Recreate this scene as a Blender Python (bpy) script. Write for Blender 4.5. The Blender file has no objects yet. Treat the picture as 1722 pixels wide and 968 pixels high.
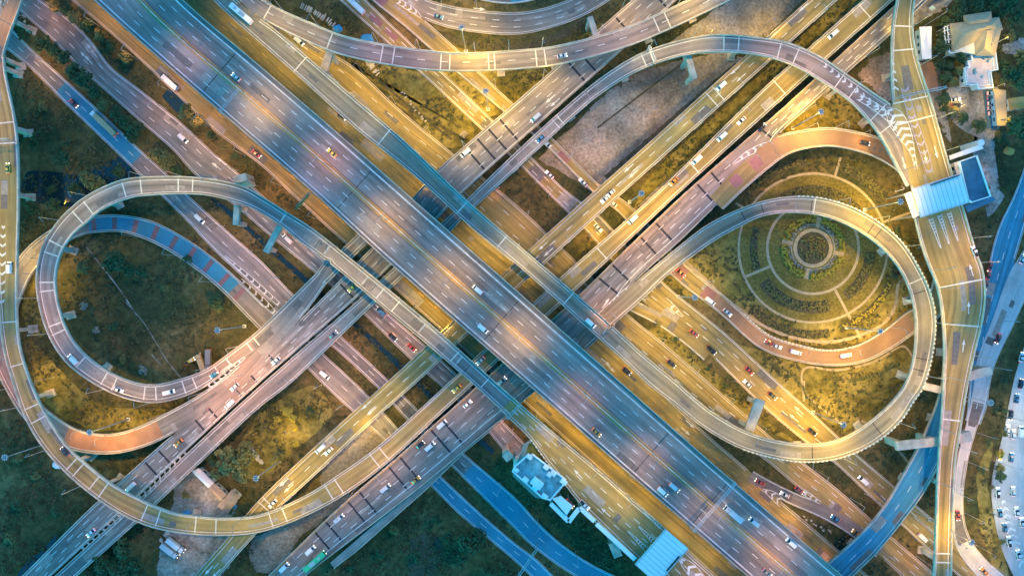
import bpy, bmesh, math, random
import numpy as np
from mathutils import Vector, Matrix
random.seed(7); np.random.seed(7)
D = bpy.data
scene = bpy.context.scene
COL = scene.collection
H = 320.0; S = 0.28; CX, CY = 861.0, 484.0
R = math.radians

def W(px, py, z=0.0):
    s = S * (H - z) / H
    return Vector(((px - CX) * s, (CY - py) * s, z))

# ------------------------------------------------------------------ materials
def nt(name):
    m = D.materials.new(name); m.use_nodes = True
    t = m.node_tree; b = t.nodes['Principled BSDF']
    return m, t, b
def N(t, kind, **kw):
    n = t.nodes.new(kind)
    for k, v in kw.items():
        if k in n.inputs: n.inputs[k].default_value = v
        else: setattr(n, k, v)
    return n
def ramp(t, fac, stops):
    r = t.nodes.new('ShaderNodeValToRGB')
    el = r.color_ramp.elements
    while len(el) < len(stops): el.new(0.5)
    for e, (p, c) in zip(el, stops):
        e.position = p; e.color = (*c, 1) if len(c) == 3 else c
    t.links.new(fac, r.inputs[0]); return r
def mixc(t, fac, a, b, mode='MIX'):
    n = t.nodes.new('ShaderNodeMix'); n.data_type = 'RGBA'; n.blend_type = mode
    for sock, v in ((n.inputs[0], fac), (n.inputs[6], a), (n.inputs[7], b)):
        if hasattr(v, 'is_linked') or hasattr(v, 'links'): t.links.new(v, sock)
        elif isinstance(v, (int, float)): sock.default_value = v
        else: sock.default_value = (*v, 1)
    return n.outputs[2]
def plain(name, col, rough=.6, metal=0, noise=.15, scale=.6, emit=None, estr=0):
    m, t, b = nt(name)
    if noise:
        tc = N(t, 'ShaderNodeTexCoord')
        nz = N(t, 'ShaderNodeTexNoise', Scale=scale, Detail=6.0)
        t.links.new(tc.outputs['Object'], nz.inputs['Vector'])
        lo = tuple(c * (1 - noise) for c in col); hi = tuple(min(1, c * (1 + noise)) for c in col)
        r = ramp(t, nz.outputs['Fac'], [(.3, lo), (.7, hi)])
        t.links.new(r.outputs[0], b.inputs['Base Color'])
    else: b.inputs['Base Color'].default_value = (*col, 1)
    b.inputs['Roughness'].default_value = rough; b.inputs['Metallic'].default_value = metal
    if emit:
        b.inputs['Emission Color'].default_value = (*emit, 1); b.inputs['Emission Strength'].default_value = estr
    return m
def road_mat(name, col, patch=.3, streak=.36):
    """worn paving: UV u = metres across, v = metres along"""
    m, t, b = nt(name)
    uv = N(t, 'ShaderNodeUVMap')
    tc = N(t, 'ShaderNodeTexCoord')
    mp = N(t, 'ShaderNodeMapping'); mp.inputs['Scale'].default_value = (.6, .012, 1)
    t.links.new(uv.outputs[0], mp.inputs[0])
    st = N(t, 'ShaderNodeTexNoise', Scale=1.0, Detail=4.0); t.links.new(mp.outputs[0], st.inputs['Vector'])
    big = N(t, 'ShaderNodeTexNoise', Scale=.045, Detail=7.0, Roughness=.62); t.links.new(tc.outputs['Object'], big.inputs['Vector'])
    fine = N(t, 'ShaderNodeTexNoise', Scale=1.6, Detail=5.0, Roughness=.7); t.links.new(tc.outputs['Object'], fine.inputs['Vector'])
    mp2 = N(t, 'ShaderNodeMapping'); mp2.inputs['Scale'].default_value = (.35, .06, 1); t.links.new(uv.outputs[0], mp2.inputs[0])
    slab = N(t, 'ShaderNodeTexNoise', Scale=1.0, Detail=3.0); t.links.new(mp2.outputs[0], slab.inputs['Vector'])
    r1 = ramp(t, st.outputs['Fac'], [(.3, (1 - streak,) * 3), (.68, (1 + streak * .7,) * 3)])
    r2 = ramp(t, big.outputs['Fac'], [(.32, (1 - patch,) * 3), (.7, (1 + patch * .7,) * 3)])
    r3 = ramp(t, fine.outputs['Fac'], [(.25, (.86,) * 3), (.75, (1.12,) * 3)])
    r4 = ramp(t, slab.outputs['Fac'], [(.3, (.88,) * 3), (.7, (1.1,) * 3)])
    c = mixc(t, 1.0, r1.outputs[0], r2.outputs[0], 'MULTIPLY')
    c = mixc(t, 1.0, c, r3.outputs[0], 'MULTIPLY')
    c = mixc(t, 1.0, c, r4.outputs[0], 'MULTIPLY')
    c = mixc(t, 1.0, c, col, 'MULTIPLY')
    t.links.new(c, b.inputs['Base Color']); b.inputs['Roughness'].default_value = .75
    b.inputs['Specular IOR Level'].default_value = .3
    return m
def paint_mat(name, col, wear=.45):
    m, t, b = nt(name)
    tc = N(t, 'ShaderNodeTexCoord')
    nz = N(t, 'ShaderNodeTexNoise', Scale=.35, Detail=8.0, Roughness=.75); t.links.new(tc.outputs['Object'], nz.inputs['Vector'])
    r = ramp(t, nz.outputs['Fac'], [(.34, tuple(c * (1 - wear) for c in col)), (.56, col)])
    t.links.new(r.outputs[0], b.inputs['Base Color']); b.inputs['Roughness'].default_value = .6
    return m
def ground_mat(name, c0, c1, c2, s1=.03, s2=.35):
    m, t, b = nt(name)
    tc = N(t, 'ShaderNodeTexCoord')
    a = N(t, 'ShaderNodeTexNoise', Scale=s1, Detail=9.0, Roughness=.65, Distortion=.4); t.links.new(tc.outputs['Object'], a.inputs['Vector'])
    f = N(t, 'ShaderNodeTexNoise', Scale=s2, Detail=8.0, Roughness=.75); t.links.new(tc.outputs['Object'], f.inputs['Vector'])
    r = ramp(t, a.outputs['Fac'], [(.36, c0), (.5, c1), (.66, c2)])
    g = ramp(t, f.outputs['Fac'], [(.34, (.5,) * 3), (.66, (1.5,) * 3)])
    c = mixc(t, 1.0, r.outputs[0], g.outputs[0], 'MULTIPLY')
    t.links.new(c, b.inputs['Base Color']); b.inputs['Roughness'].default_value = .95
    b.inputs['Specular IOR Level'].default_value = .1
    return m
def leaf_mat(name, c0, c1):
    m, t, b = nt(name)
    g = N(t, 'ShaderNodeNewGeometry')
    r = ramp(t, g.outputs['Random Per Island'], [(0., c0), (1., c1)])
    t.links.new(r.outputs[0], b.inputs['Base Color']); b.inputs['Roughness'].default_value = .7
    b.inputs['Specular IOR Level'].default_value = .25
    return m

M = {}
M['A'] = road_mat('grey_asphalt', (.205, .19, .178))
M['A3'] = road_mat('warm_grey_asphalt', (.235, .2, .145))
M['Mv'] = road_mat('mauve_asphalt', (.24, .198, .172))
M['T'] = road_mat('lamplit_tan_paving', (.285, .21, .08))  # yellow lamp light of the lit roads is put into this base colour
M['B'] = road_mat('dusk_blue_asphalt', (.05, .24, .33), patch=.25)  # blue dusk light on lamp-free roads is put into this base colour
M['Rd'] = road_mat('red_brown_paving', (.29, .18, .11))
M['P'] = road_mat('pale_concrete_paving', (.46, .45, .43), patch=.25, streak=.1)
M['concrete'] = plain('weathered_concrete', (.45, .38, .3), .85, 0, .3, .25)
M['girder'] = plain('girder_concrete', (.25, .23, .2), .9, 0, .25, .2)
M['white'] = paint_mat('white_road_paint', (.64, .63, .6), .4)
M['yellow'] = paint_mat('yellow_road_paint', (.62, .36, .07))
M['redpaint'] = paint_mat('red_surface_paint', (.24, .11, .11), .3)
M['purple'] = paint_mat('faded_purple_paint', (.34, .3, .42), .3)
M['patch_dark'] = plain('dark_asphalt_patch', (.13, .115, .105), .85, 0, .2, .6)
M['patch_pale'] = plain('pale_asphalt_patch', (.27, .235, .2), .85, 0, .2, .6)
M['roofseam'] = plain('roof_seam_metal', (.5, .47, .45), .5, 0, 0)
M['joint'] = plain('dark_joint_rubber', (.018, .02, .028), .9)
M['palejoint'] = plain('pale_joint_concrete', (.6, .57, .5), .8)
M['ground'] = ground_mat('grass_ground', (.032, .045, .02), (.088, .075, .028), (.18, .125, .052))
M['dirt'] = ground_mat('bare_dirt', (.13, .105, .08), (.24, .2, .155), (.37, .32, .27), .035, .7)
M['scrub'] = ground_mat('yellow_lit_scrub', (.1, .085, .022), (.19, .15, .04), (.28, .215, .07), .06, .4)  # yellow lamp light on the ground is painted into this colour
M['lawn'] = ground_mat('garden_lawn', (.11, .09, .026), (.145, .115, .03), (.19, .14, .045), .08, .8)
M['yard'] = ground_mat('yard_concrete', (.16, .14, .11), (.27, .24, .2), (.4, .37, .33), .085, .6)
M['path'] = plain('path_paving', (.34, .26, .16), .85, 0, .2, .5)
M['soil'] = ground_mat('planting_soil', (.05, .045, .03), (.08, .07, .04), (.1, .08, .05), .2, 1.2)
mw, t_, b_ = nt('canal_water'); b_.inputs['Base Color'].default_value = (.012, .03, .032, 1); b_.inputs['Roughness'].default_value = .12
M['water'] = mw
M['leafA'] = leaf_mat('dark_leaf', (.02, .05, .018), (.075, .105, .04))
M['leafB'] = leaf_mat('olive_leaf', (.08, .085, .025), (.22, .18, .06))
M['leafY'] = leaf_mat('yellow_green_leaf', (.24, .19, .025), (.44, .34, .05))
M['leafG'] = leaf_mat('grey_green_leaf', (.16, .17, .14), (.3, .3, .26))
M['tuft'] = leaf_mat('grass_blade', (.035, .05, .018), (.13, .11, .045))
M['bark'] = plain('bark', (.12, .085, .055), .9)
M['metal'] = plain('galvanised_metal', (.45, .46, .47), .5, .6, .05)
M['lampwhite'] = plain('lamp_housing_white', (.2, .21, .22), .4, 0, 0)
M['lens'] = plain('lamp_lens_lit', (1, .8, .5), .4, 0, 0, 1., (1., .72, .3), 2)
M['lensdim'] = plain('lamp_lens_pale', (.7, .8, .85), .3, 0, 0)
M['lenscool'] = plain('flood_lens_lit', (.45, .5, .55), .3, 0, 0, 1., (.75, .92, 1.), .06)
M['glass'] = plain('car_glass', (.02, .025, .03), .08, 0, 0)
M['tyre'] = plain('tyre_rubber', (.02, .02, .02), .9, 0, 0)
M['headl'] = plain('headlight_lit', (.9, .9, .85), .2, 0, 0, 1., (1, .9, .7), 2.5)
M['taill'] = plain('tail_light_lit', (.5, .02, .01), .3, 0, 0, 1., (1, .06, .02), .8)
CARCOL = {'white': (.66, .66, .66), 'silver': (.5, .51, .52), 'grey': (.2, .2, .21), 'dark': (.03, .03, .035), 'red': (.34, .06, .05),
          'blue': (.06, .2, .3), 'orange': (.6, .22, .03), 'yellow': (.6, .42, .05), 'green': (.05, .45, .2), 'tan': (.45, .32, .16)}
for k, c in CARCOL.items(): M['car_' + k] = plain('car_paint_' + k, c, .28, .0, .04, 2.)
M['roofwhite'] = plain('white_sheet_roof', (.82, .76, .72), .45, 0, .06, .12)
M['rooftan'] = plain('tan_tile_roof', (.38, .28, .16), .8, 0, .12, .5)
M['rooforange'] = plain('orange_tile_roof', (.55, .26, .05), .6, 0, .12, .5)
M['roofbrown'] = plain('rusty_sheet_roof', (.3, .23, .17), .8, 0, .25, .4)
M['roofblue'] = plain('blue_membrane_roof', (.03, .13, .2), .6, 0, .45, .15)
M['roofteal'] = plain('mossy_teal_roof', (.13, .3, .32), .8, 0, .5, .35)
M['roofpink'] = plain('pink_terrace_tiles', (.55, .45, .44), .8, 0, .15, .3)
M['wallwhite'] = plain('white_render_wall', (.75, .74, .72), .8, 0, .08, .5)
M['wallcream'] = plain('cream_wall', (.6, .55, .45), .8, 0, .1, .5)
M['laterite'] = plain('red_laterite_floor', (.36, .17, .09), .9, 0, .2, .2)
M['tarpblue'] = plain('blue_tarpaulin', (.03, .22, .42), .6, 0, .1, .5)
M['window'] = plain('window_glass', (.03, .05, .06), .1, 0, 0)
M['crate'] = plain('rough_timber', (.4, .32, .22), .9, 0, .3, .8)
M['sign_green'] = plain('green_sign_face', (.01, .16, .09), .5, 0, 0)

# ------------------------------------------------------------------ mesh helpers
class MB:
    def __init__(s): s.v = []; s.f = []; s.m = []; s.uv = None
    def quad(s, a, b, c, d, mi=0):
        i = len(s.v); s.v += [tuple(a), tuple(b), tuple(c), tuple(d)]; s.f.append((i, i + 1, i + 2, i + 3)); s.m.append(mi)
    def poly(s, pts, mi=0):
        i = len(s.v); s.v += [tuple(p) for p in pts]; s.f.append(tuple(range(i, i + len(pts)))); s.m.append(mi)
    def prism(s, pts, z0, z1, mi=0, top=None):
        """pts: CCW (x,y) list"""
        a = sum(pts[i][0] * pts[(i + 1) % len(pts)][1] - pts[(i + 1) % len(pts)][0] * pts[i][1] for i in range(len(pts)))
        if a < 0: pts = pts[::-1]
        n = len(pts); i = len(s.v)
        s.v += [(p[0], p[1], z0) for p in pts] + [(p[0], p[1], z1) for p in pts]
        for k in range(n):
            s.f.append((i + k, i + (k + 1) % n, i + n + (k + 1) % n, i + n + k)); s.m.append(mi)
        s.f.append(tuple(i + n + k for k in range(n))); s.m.append(mi if top is None else top)
        s.f.append(tuple(i + n - 1 - k for k in range(n))); s.m.append(mi)
    def box(s, c, d, rz=0, mi=0):
        ca, sa = math.cos(rz), math.sin(rz); p = []
        for x, y in ((-1, -1), (1, -1), (1, 1), (-1, 1)):
            lx, ly = x * d[0] / 2, y * d[1] / 2
            p.append((c[0] + lx * ca - ly * sa, c[1] + lx * sa + ly * ca))
        s.prism(p, c[2] - d[2] / 2, c[2] + d[2] / 2, mi)
    def tube(s, a, b, r0, r1=None, n=8, mi=0, cap=True):
        a = Vector(a); b = Vector(b); r1 = r0 if r1 is None else r1
        d = (b - a).normalized(); u = d.orthogonal().normalized(); w = d.cross(u); i = len(s.v)
        for p, r in ((a, r0), (b, r1)):
            for k in range(n):
                q = p + (u * math.cos(2 * math.pi * k / n) + w * math.sin(2 * math.pi * k / n)) * r; s.v.append(tuple(q))
        for k in range(n):
            s.f.append((i + k, i + (k + 1) % n, i + n + (k + 1) % n, i + n + k)); s.m.append(mi)
        if cap:
            s.f.append(tuple(i + n + k for k in range(n))); s.m.append(mi); s.f.append(tuple(i + n - 1 - k for k in range(n))); s.m.append(mi)
    def frustum(s, base, top, mi=0, mtop=None):
        """base, top: 4 points each CCW"""
        i = len(s.v); n = len(base); s.v += [tuple(p) for p in base] + [tuple(p) for p in top]
        for k in range(n):
            s.f.append((i + k, i + (k + 1) % n, i + n + (k + 1) % n, i + n + k)); s.m.append(mi)
        s.f.append(tuple(i + n + k for k in range(n))); s.m.append(mi if mtop is None else mtop)
        s.f.append(tuple(i + n - 1 - k for k in range(n))); s.m.append(mi)
    def mesh(s, name, mats, smooth=False):
        me = D.meshes.new(name); me.from_pydata(s.v, [], s.f)
        for m in (mats if isinstance(mats, (list, tuple)) else [mats]): me.materials.append(m)
        if any(s.m): me.polygons.foreach_set('material_index', s.m)
        if s.uv is not None:
            l = me.uv_layers.new(name='UVMap'); l.data.foreach_set('uv', np.array(s.uv, dtype=np.float32).ravel())
        if smooth: me.polygons.foreach_set('use_smooth', [True] * len(s.f))
        me.update(); return me
    def build(s, name, mats, parent=None, smooth=False):
        if not s.f: return None
        return link(name, s.mesh(name, mats, smooth), parent)
def link(name, data, parent=None):
    o = D.objects.new(name, data); COL.objects.link(o)
    if parent: o.parent = parent
    return o
def tag(o, label=None, cat=None, group=None, kind=None):
    if label: o['label'] = label
    if cat: o['category'] = cat
    if group: o['group'] = group
    if kind: o['kind'] = kind
    return o
def thing(name, label, cat, loc=(0, 0, 0), rz=0, group=None):
    o = link(name, None); o.location = loc; o.rotation_euler = (0, 0, rz); o.empty_display_size = .5
    return tag(o, label, cat, group)
ORD = ['zeroth', 'first', 'second', 'third', 'fourth', 'fifth', 'sixth', 'seventh', 'eighth', 'ninth', 'tenth', 'eleventh', 'twelfth', 'thirteenth',
       'fourteenth', 'fifteenth', 'sixteenth', 'seventeenth', 'eighteenth', 'nineteenth', 'twentieth', 'twenty-first', 'twenty-second', 'twenty-third', 'twenty-fourth', 'twenty-fifth', 'twenty-sixth', 'twenty-seventh', 'twenty-eighth']

# ------------------------------------------------------------------ curves
def catmull(pts, n_per=8):
    p = np.array(pts, float); q = np.vstack([2 * p[0] - p[1], p, 2 * p[-1] - p[-2]]); out = []
    for i in range(1, len(q) - 2):
        p0, p1, p2, p3 = q[i - 1], q[i], q[i + 1], q[i + 2]
        # centripetal knots, so uneven spacing does not overshoot
        t0 = 0; t1 = t0 + max(np.linalg.norm(p1 - p0), 1e-3) ** .5; t2 = t1 + max(np.linalg.norm(p2 - p1), 1e-3) ** .5; t3 = t2 + max(np.linalg.norm(p3 - p2), 1e-3) ** .5
        for k in range(n_per):
            t = t1 + (t2 - t1) * k / n_per
            a1 = (t1 - t) / (t1 - t0) * p0 + (t - t0) / (t1 - t0) * p1
            a2 = (t2 - t) / (t2 - t1) * p1 + (t - t1) / (t2 - t1) * p2
            a3 = (t3 - t) / (t3 - t2) * p2 + (t - t2) / (t3 - t2) * p3
            b1 = (t2 - t) / (t2 - t0) * a1 + (t - t0) / (t2 - t0) * a2
            b2 = (t3 - t) / (t3 - t1) * a2 + (t - t1) / (t3 - t1) * a3
            out.append((t2 - t) / (t2 - t1) * b1 + (t - t1) / (t2 - t1) * b2)
    out.append(p[-1]); return np.array(out)
def resample(p, n):
    d = np.concatenate([[0], np.cumsum(np.linalg.norm(np.diff(p, axis=0), axis=1))])
    s = np.linspace(0, d[-1], n)
    return np.stack([np.interp(s, d, p[:, k]) for k in range(p.shape[1])], 1), d[-1]

ROADS = {}
class Road: pass
def road(key, L=None, Rr=None, c=None, z=0.12, mat='A', desc='', name='viaduct', end='', lev=0):
    """edges in photo pixels (L = left of travel direction start->end as drawn); z number or [(t,z)...]"""
    def outp(p): return p[0] < -5 or p[0] > 1727 or p[1] < -5 or p[1] > 973
    EXT = 230; e0 = e1 = 0
    def grow(ls):
        out = []; q = [np.array(l, float) for l in ls]; g0 = all(outp(l[0]) for l in q); g1 = all(outp(l[-1]) for l in q)
        d0 = sum(l[0][:2] - l[1][:2] for l in q); d1 = sum(l[-1][:2] - l[-2][:2] for l in q); d0 /= np.linalg.norm(d0); d1 /= np.linalg.norm(d1)
        for l in q:
            if g0: l = np.vstack([np.concatenate([l[0][:2] + d0 * EXT, l[0][2:]]), l])
            if g1: l = np.vstack([l, np.concatenate([l[-1][:2] + d1 * EXT, l[-1][2:]])])
            out.append(l)
        return out, EXT * g0, EXT * g1
    if c is not None: (c,), e0, e1 = grow([c])
    else: (L, Rr), e0, e1 = grow([L, Rr])
    if isinstance(z, list):
        ln0 = np.linalg.norm(np.diff(np.array(c if c is not None else L, float)[:, :2], axis=0), axis=1).sum()
        z = [((q[0] * (ln0 - e0 - e1) + e0) / ln0, q[1]) for q in z]
    r = Road(); r.key = key; r.desc = desc; r.mat = mat; r.name = name; r.end = end
    if c is not None:
        cp = catmull([(a[0], a[1], a[2]) for a in c]); n = 0
        cc, ln = resample(cp[:, :2], max(12, int(sum(np.linalg.norm(np.diff(cp[:, :2], axis=0), axis=1)) / 5)))
        d0 = np.concatenate([[0], np.cumsum(np.linalg.norm(np.diff(cp[:, :2], axis=0), axis=1))])
        w = np.interp(np.linspace(0, d0[-1], len(cc)), d0, cp[:, 2])
        tg = np.gradient(cc, axis=0); tg /= np.linalg.norm(tg, axis=1)[:, None]
        nn = np.stack([tg[:, 1], -tg[:, 0]], 1)       # pixel space (y down): left-hand side of travel
        Lp = cc + nn * w[:, None] / 2; Rp = cc - nn * w[:, None] / 2
    else:
        a = catmull(L); b = catmull(Rr)
        la = np.linalg.norm(np.diff(a, axis=0), axis=1).sum(); lb = np.linalg.norm(np.diff(b, axis=0), axis=1).sum()
        n = max(12, int(max(la, lb) / 5)); Lp, _ = resample(a, n); Rp, _ = resample(b, n)
        ad, _ = resample(a, n * 6); bd, _ = resample(b, n * 6)
        for it in range(3):                       # pair the edges square to the centre line
            cc = (Lp + Rp) / 2; cc, _ = resample(cc, n)
            kk = np.ones(7) / 7; cs = np.stack([np.convolve(np.pad(cc[:, q], 3, mode='reflect', reflect_type='odd'), kk, mode='valid') for q in (0, 1)], 1)
            tg = np.gradient(cs, axis=0); tg /= np.linalg.norm(tg, axis=1)[:, None] + 1e-9
            out = []
            for poly, sg in ((ad, 1), (bd, -1)):
                res = np.full((n, 2), np.nan)
                for i in range(n):
                    d = poly - cs[i]; al = d @ tg[i]; la_ = (d @ np.array([tg[i][1], -tg[i][0]])) * sg
                    x = np.where((al[:-1] * al[1:] <= 0) & (np.abs(la_[:-1]) < 110))[0]
                    if len(x):
                        j = x[np.argmin(np.abs(la_[x]))]; k_ = al[j] / (al[j] - al[j + 1] + 1e-9); res[i] = poly[j] * (1 - k_) + poly[j + 1] * k_
                ok = ~np.isnan(res[:, 0])
                w_ = np.abs(((res - cs) * np.stack([tg[:, 1], -tg[:, 0]], 1)).sum(1)) ; ix = np.arange(n)
                w_ = np.interp(ix, ix[ok], w_[ok]); nn_ = np.stack([tg[:, 1], -tg[:, 0]], 1) * sg
                res[~ok] = (cs + nn_ * w_[:, None])[~ok]
                out.append(res)
            Lp, Rp = out
    n = len(Lp); t = np.linspace(0, 1, n)
    zz = np.full(n, float(z)) if not isinstance(z, list) else np.interp(t, [q[0] for q in z], [q[1] for q in z])
    if isinstance(z, list):
        k = np.ones(9) / 9; zz = np.convolve(np.pad(zz, 4, mode='edge'), k, mode='valid')
    sc = S * (H - zz) / H
    r.pc = (Lp + Rp) / 2; r.t = t; r.z = zz; r.n = n
    r.L = np.stack([(Lp[:, 0] - CX) * sc, (CY - Lp[:, 1]) * sc], 1); r.R = np.stack([(Rp[:, 0] - CX) * sc, (CY - Rp[:, 1]) * sc], 1)
    r.C = (r.L + r.R) / 2; r.hw = np.linalg.norm(r.L - r.R, axis=1) / 2
    tg = np.gradient(r.C, axis=0); r.T = tg / np.linalg.norm(tg, axis=1)[:, None]
    r.s = np.concatenate([[0], np.cumsum(np.linalg.norm(np.diff(r.C, axis=0), axis=1))])
    r.elev = zz.max() > 2.5
    ROADS[key] = r
    return r
def near(r, px, py):
    return int(np.argmin((r.pc[:, 0] - px) ** 2 + (r.pc[:, 1] - py) ** 2))
def inside(pt, skip=(), zref=None, dz=2.5, grow=0.0, ground=None):
    for k, r in ROADS.items():
        if k in skip: continue
        d2 = (r.C[:, 0] - pt[0]) ** 2 + (r.C[:, 1] - pt[1]) ** 2; i = int(np.argmin(d2))
        if i in (0, r.n - 1) and d2[i] > 9: continue
        # lateral distance to the ribbon
        e = np.array([r.R[i, 0] - r.L[i, 0], r.R[i, 1] - r.L[i, 1]]); l = np.linalg.norm(e) + 1e-6
        f = ((pt[0] - r.L[i, 0]) * e[0] + (pt[1] - r.L[i, 1]) * e[1]) / l
        if -grow <= f <= l + grow:
            if zref is None or abs(r.z[i] - zref) < dz: return k
    return None
SKYTINT = (.04, .61, 1.02); SKYSTR = .15; EXPOSURE = 2.2; SUNEL = 10
# ------------------------------------------------------------------ road network (edges read off the photograph, each with its own height)
ZM, ZD, ZR = 15.0, 8.0, 15.0
road('M', L=[(266, -48), (308, 0), (436, 110), (566, 222), (680, 322), (780, 410), (880, 498), (1039, 638), (1230, 806), (1418, 968), (1475, 1018)],
     Rr=[(106, -52), (158, 0), (286, 114), (410, 222), (525, 322), (640, 428), (760, 534), (879, 638), (1070, 806), (1257, 968), (1316, 1020)], z=ZM, mat='Mv',
     desc='wide main expressway', end='upper left')
road('R1', L=[(660, 370), (610, 417), (571, 456), (450, 572), (405, 607), (345, 650), (308, 667), (264, 676.5), (215, 670), (160, 645), (110, 606), (78, 552), (62, 475), (72, 415), (98, 373), (119, 351), (147, 329), (204, 303), (252, 297), (341, 299), (409, 313), (447, 334), (485, 358), (522, 381), (580, 426), (651.5, 484), (733, 552), (780, 594), (837, 645), (869, 673)],
     Rr=[(640, 356), (590, 405), (552, 440), (430, 559), (395, 586), (347, 620), (307, 635), (259, 645.5), (222, 640), (175, 618), (135, 585), (110, 545), (95, 478), (103, 430), (124, 395), (146, 376), (170, 355), (218, 334), (252, 329), (341, 328), (399, 341), (430, 353), (470, 378), (505, 406), (563, 449), (631, 506), (713, 574), (755, 610), (807, 655), (854, 699)],
     z=[(0, 8.06), (.16, 8.06), (.45, 14), (.55, 15), (1, 15)], mat='Mv', desc='left loop ramp', end='merging')
road('R1t', L=[(860, 665), (894, 695), (962, 752), (1017, 798), (1071, 846), (1119, 888), (1156, 926), (1204, 970), (1262, 1022)],
     Rr=[(845, 692), (889, 735), (915, 770), (945, 808), (972, 842), (1010, 880), (1071, 938), (1112, 974), (1165, 1024)], z=15.05, mat='T', desc='toll plaza approach', end='upper left')
road('R2', L=[(372, -30), (400, 2), (440, 34), (464, 51), (583, 153), (682, 238.6), (777.6, 330), (870, 410), (952, 480), (1030, 548), (1085, 598), (1136, 640), (1163, 664), (1201, 694), (1252, 723), (1300, 738.5), (1367, 745), (1411.5, 737), (1459, 709.6), (1503.5, 669), (1524, 638), (1536, 593), (1537.6, 531), (1527, 484), (1507, 446), (1473, 410), (1428.5, 381), (1384, 364), (1333, 358), (1282, 364), (1235, 386), (1201, 405), (1160, 434), (1122, 463), (1081, 502), (1030, 547), (985, 588)],
     Rr=[(330, -28), (362, 4), (400, 40), (430, 66), (512, 138), (600, 218), (682, 283), (726.5, 322), (784, 374.5), (870, 446), (928, 497), (1003, 565), (1045, 603), (1095, 650), (1133, 679), (1177, 715), (1221, 742), (1252, 756), (1316, 772.6), (1367, 776), (1418, 767.5), (1473, 742), (1514, 706), (1534, 675.5), (1551, 650), (1565, 603), (1572, 541.5), (1565, 497), (1544, 449.5), (1514, 405), (1473, 371), (1428.5, 347), (1381, 333), (1333, 330), (1282, 338), (1228, 357.5), (1184, 381), (1146, 410), (1061, 480), (1010, 525), (968, 566)],
     z=[(0, 15), (.5, 14), (.72, 11), (.88, 8.06), (1, 8.06)], mat='A3', desc='long loop ramp', end='upper left')
road('R3', c=[(380, -45, 32), (405, -18, 30), (430, 8, 28), (461, 27, 29), (523, 56, 32), (571, 75, 32), (631, 89, 33), (702, 100, 33), (771, 105, 31), (870, 101, 32), (928, 95, 32), (996, 80, 32), (1058, 61, 32), (1116, 37, 32), (1190, 2, 33), (1245, -26, 33)], z=15.04, mat='Mv', desc='S-shaped flyover', end='left')
road('D1', L=[(-60, 1066), (0, 1002), (37, 968), (150, 856), (215, 797), (286, 735), (331, 700), (450, 592), (577, 466), (640, 400), (728, 294), (800, 230), (884, 158), (970, 82), (1064, 0), (1110, -40)],
     Rr=[(-20, 1064), (60, 992), (126, 931), (235, 832), (313, 757), (430, 649), (607, 494), (700, 405), (770, 332), (860, 250), (962, 160), (1024, 105), (1139, 0), (1184, -40)], z=8.0, mat='Mv', desc='upper crossing viaduct', end='lower left')
road('D1b', L=[(-17, 1067), (63, 995), (129, 934), (238, 835), (316, 760.5), (433, 652.5), (611, 497), (705, 410), (791, 330), (860, 263), (942, 188), (1013, 129.5), (1078, 90), (1150, 67), (1201, 59), (1282, 65), (1326, 73), (1384, 99), (1428, 129), (1473, 160), (1500, 179), (1532, 215), (1552, 260)],
     Rr=[(50, 1040), (129.5, 968), (239, 870), (341, 774), (440, 682), (484.5, 648), (629, 511), (720, 426), (795, 352), (860, 293), (911, 246), (962, 199), (1013, 157), (1078, 118), (1153, 94), (1214, 88.6), (1282, 95), (1333, 111), (1394.5, 146.5), (1435, 177), (1473, 221.5), (1500, 269), (1520.5, 307), (1540, 345)],
     z=[(0, 8.03), (.55, 8.03), (.74, 14), (.8, 14.9), (1, 14.95)], mat='Mv', desc='curving gore ramp', end='lower left')
road('D2', L=[(290, 1010), (327, 968), (387, 899), (430, 846), (566, 717), (655, 638), (716, 582), (800, 503), (889, 420), (993, 327), (1080, 250), (1182, 158), (1302, 51), (1358, 1), (1404, -40)],
     Rr=[(332, 1008), (368, 968), (433, 895), (474, 849), (512, 815), (621, 713), (706, 638), (738, 608), (820, 530), (913, 446), (1044, 328), (1120, 260), (1218, 172), (1326, 75), (1408, 1), (1454, -40)], z=8.0, mat='T', desc='narrow crossing viaduct', end='lower left')
road('D3', Rr=[(-14, -60), (-16, 60), (-14, 160), (-8, 250), (-7, 400), (-2, 500), (3, 560), (10, 600), (22, 640), (41, 696), (68, 744), (109, 791), (153, 829), (204.5, 863), (255.6, 885), (307, 895), (375, 899), (440, 893), (515, 866), (583, 829), (648, 781), (730, 706), (791, 650), (860, 585), (966, 490), (1136, 330), (1300, 181), (1503, 0), (1548, -40)],
     L=[(6, -60), (5, 60), (10, 120), (27, 204), (32, 259), (33, 330), (31, 422), (30, 524.5), (36, 586), (54.5, 644), (71.6, 682), (112.5, 747), (143, 776), (191, 813.5), (239, 839), (290, 859.5), (341, 867), (392, 869), (440, 863), (515, 831), (576.5, 792), (634.5, 750), (757, 640), (840, 562), (942, 466.5), (1097, 330), (1282, 150), (1357, 83), (1452, -1), (1496, -40)],
     z=[(0, 15), (.36, 15), (.52, 8), (1, 8)], mat='T', desc='sweeping left ramp', end='upper left')
road('D4', L=[(408, 1006), (450, 968), (566, 856), (675, 762), (795, 655), (880, 579), (972, 497), (1070, 402), (1156.5, 320), (1320, 178), (1420, 86), (1512, 2), (1556, -40)],
     Rr=[(480, 998), (525, 958), (640, 870), (722, 806), (822, 722), (853, 697), (950, 612), (1016, 548), (1061, 480), (1143, 405), (1235, 318), (1269, 296.5), (1293, 268), (1302, 236), (1360, 180), (1432, 116), (1500, 56), (1562, -2), (1606, -44)], z=8.0, mat='Mv', desc='lower crossing viaduct', end='lower left')
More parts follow.
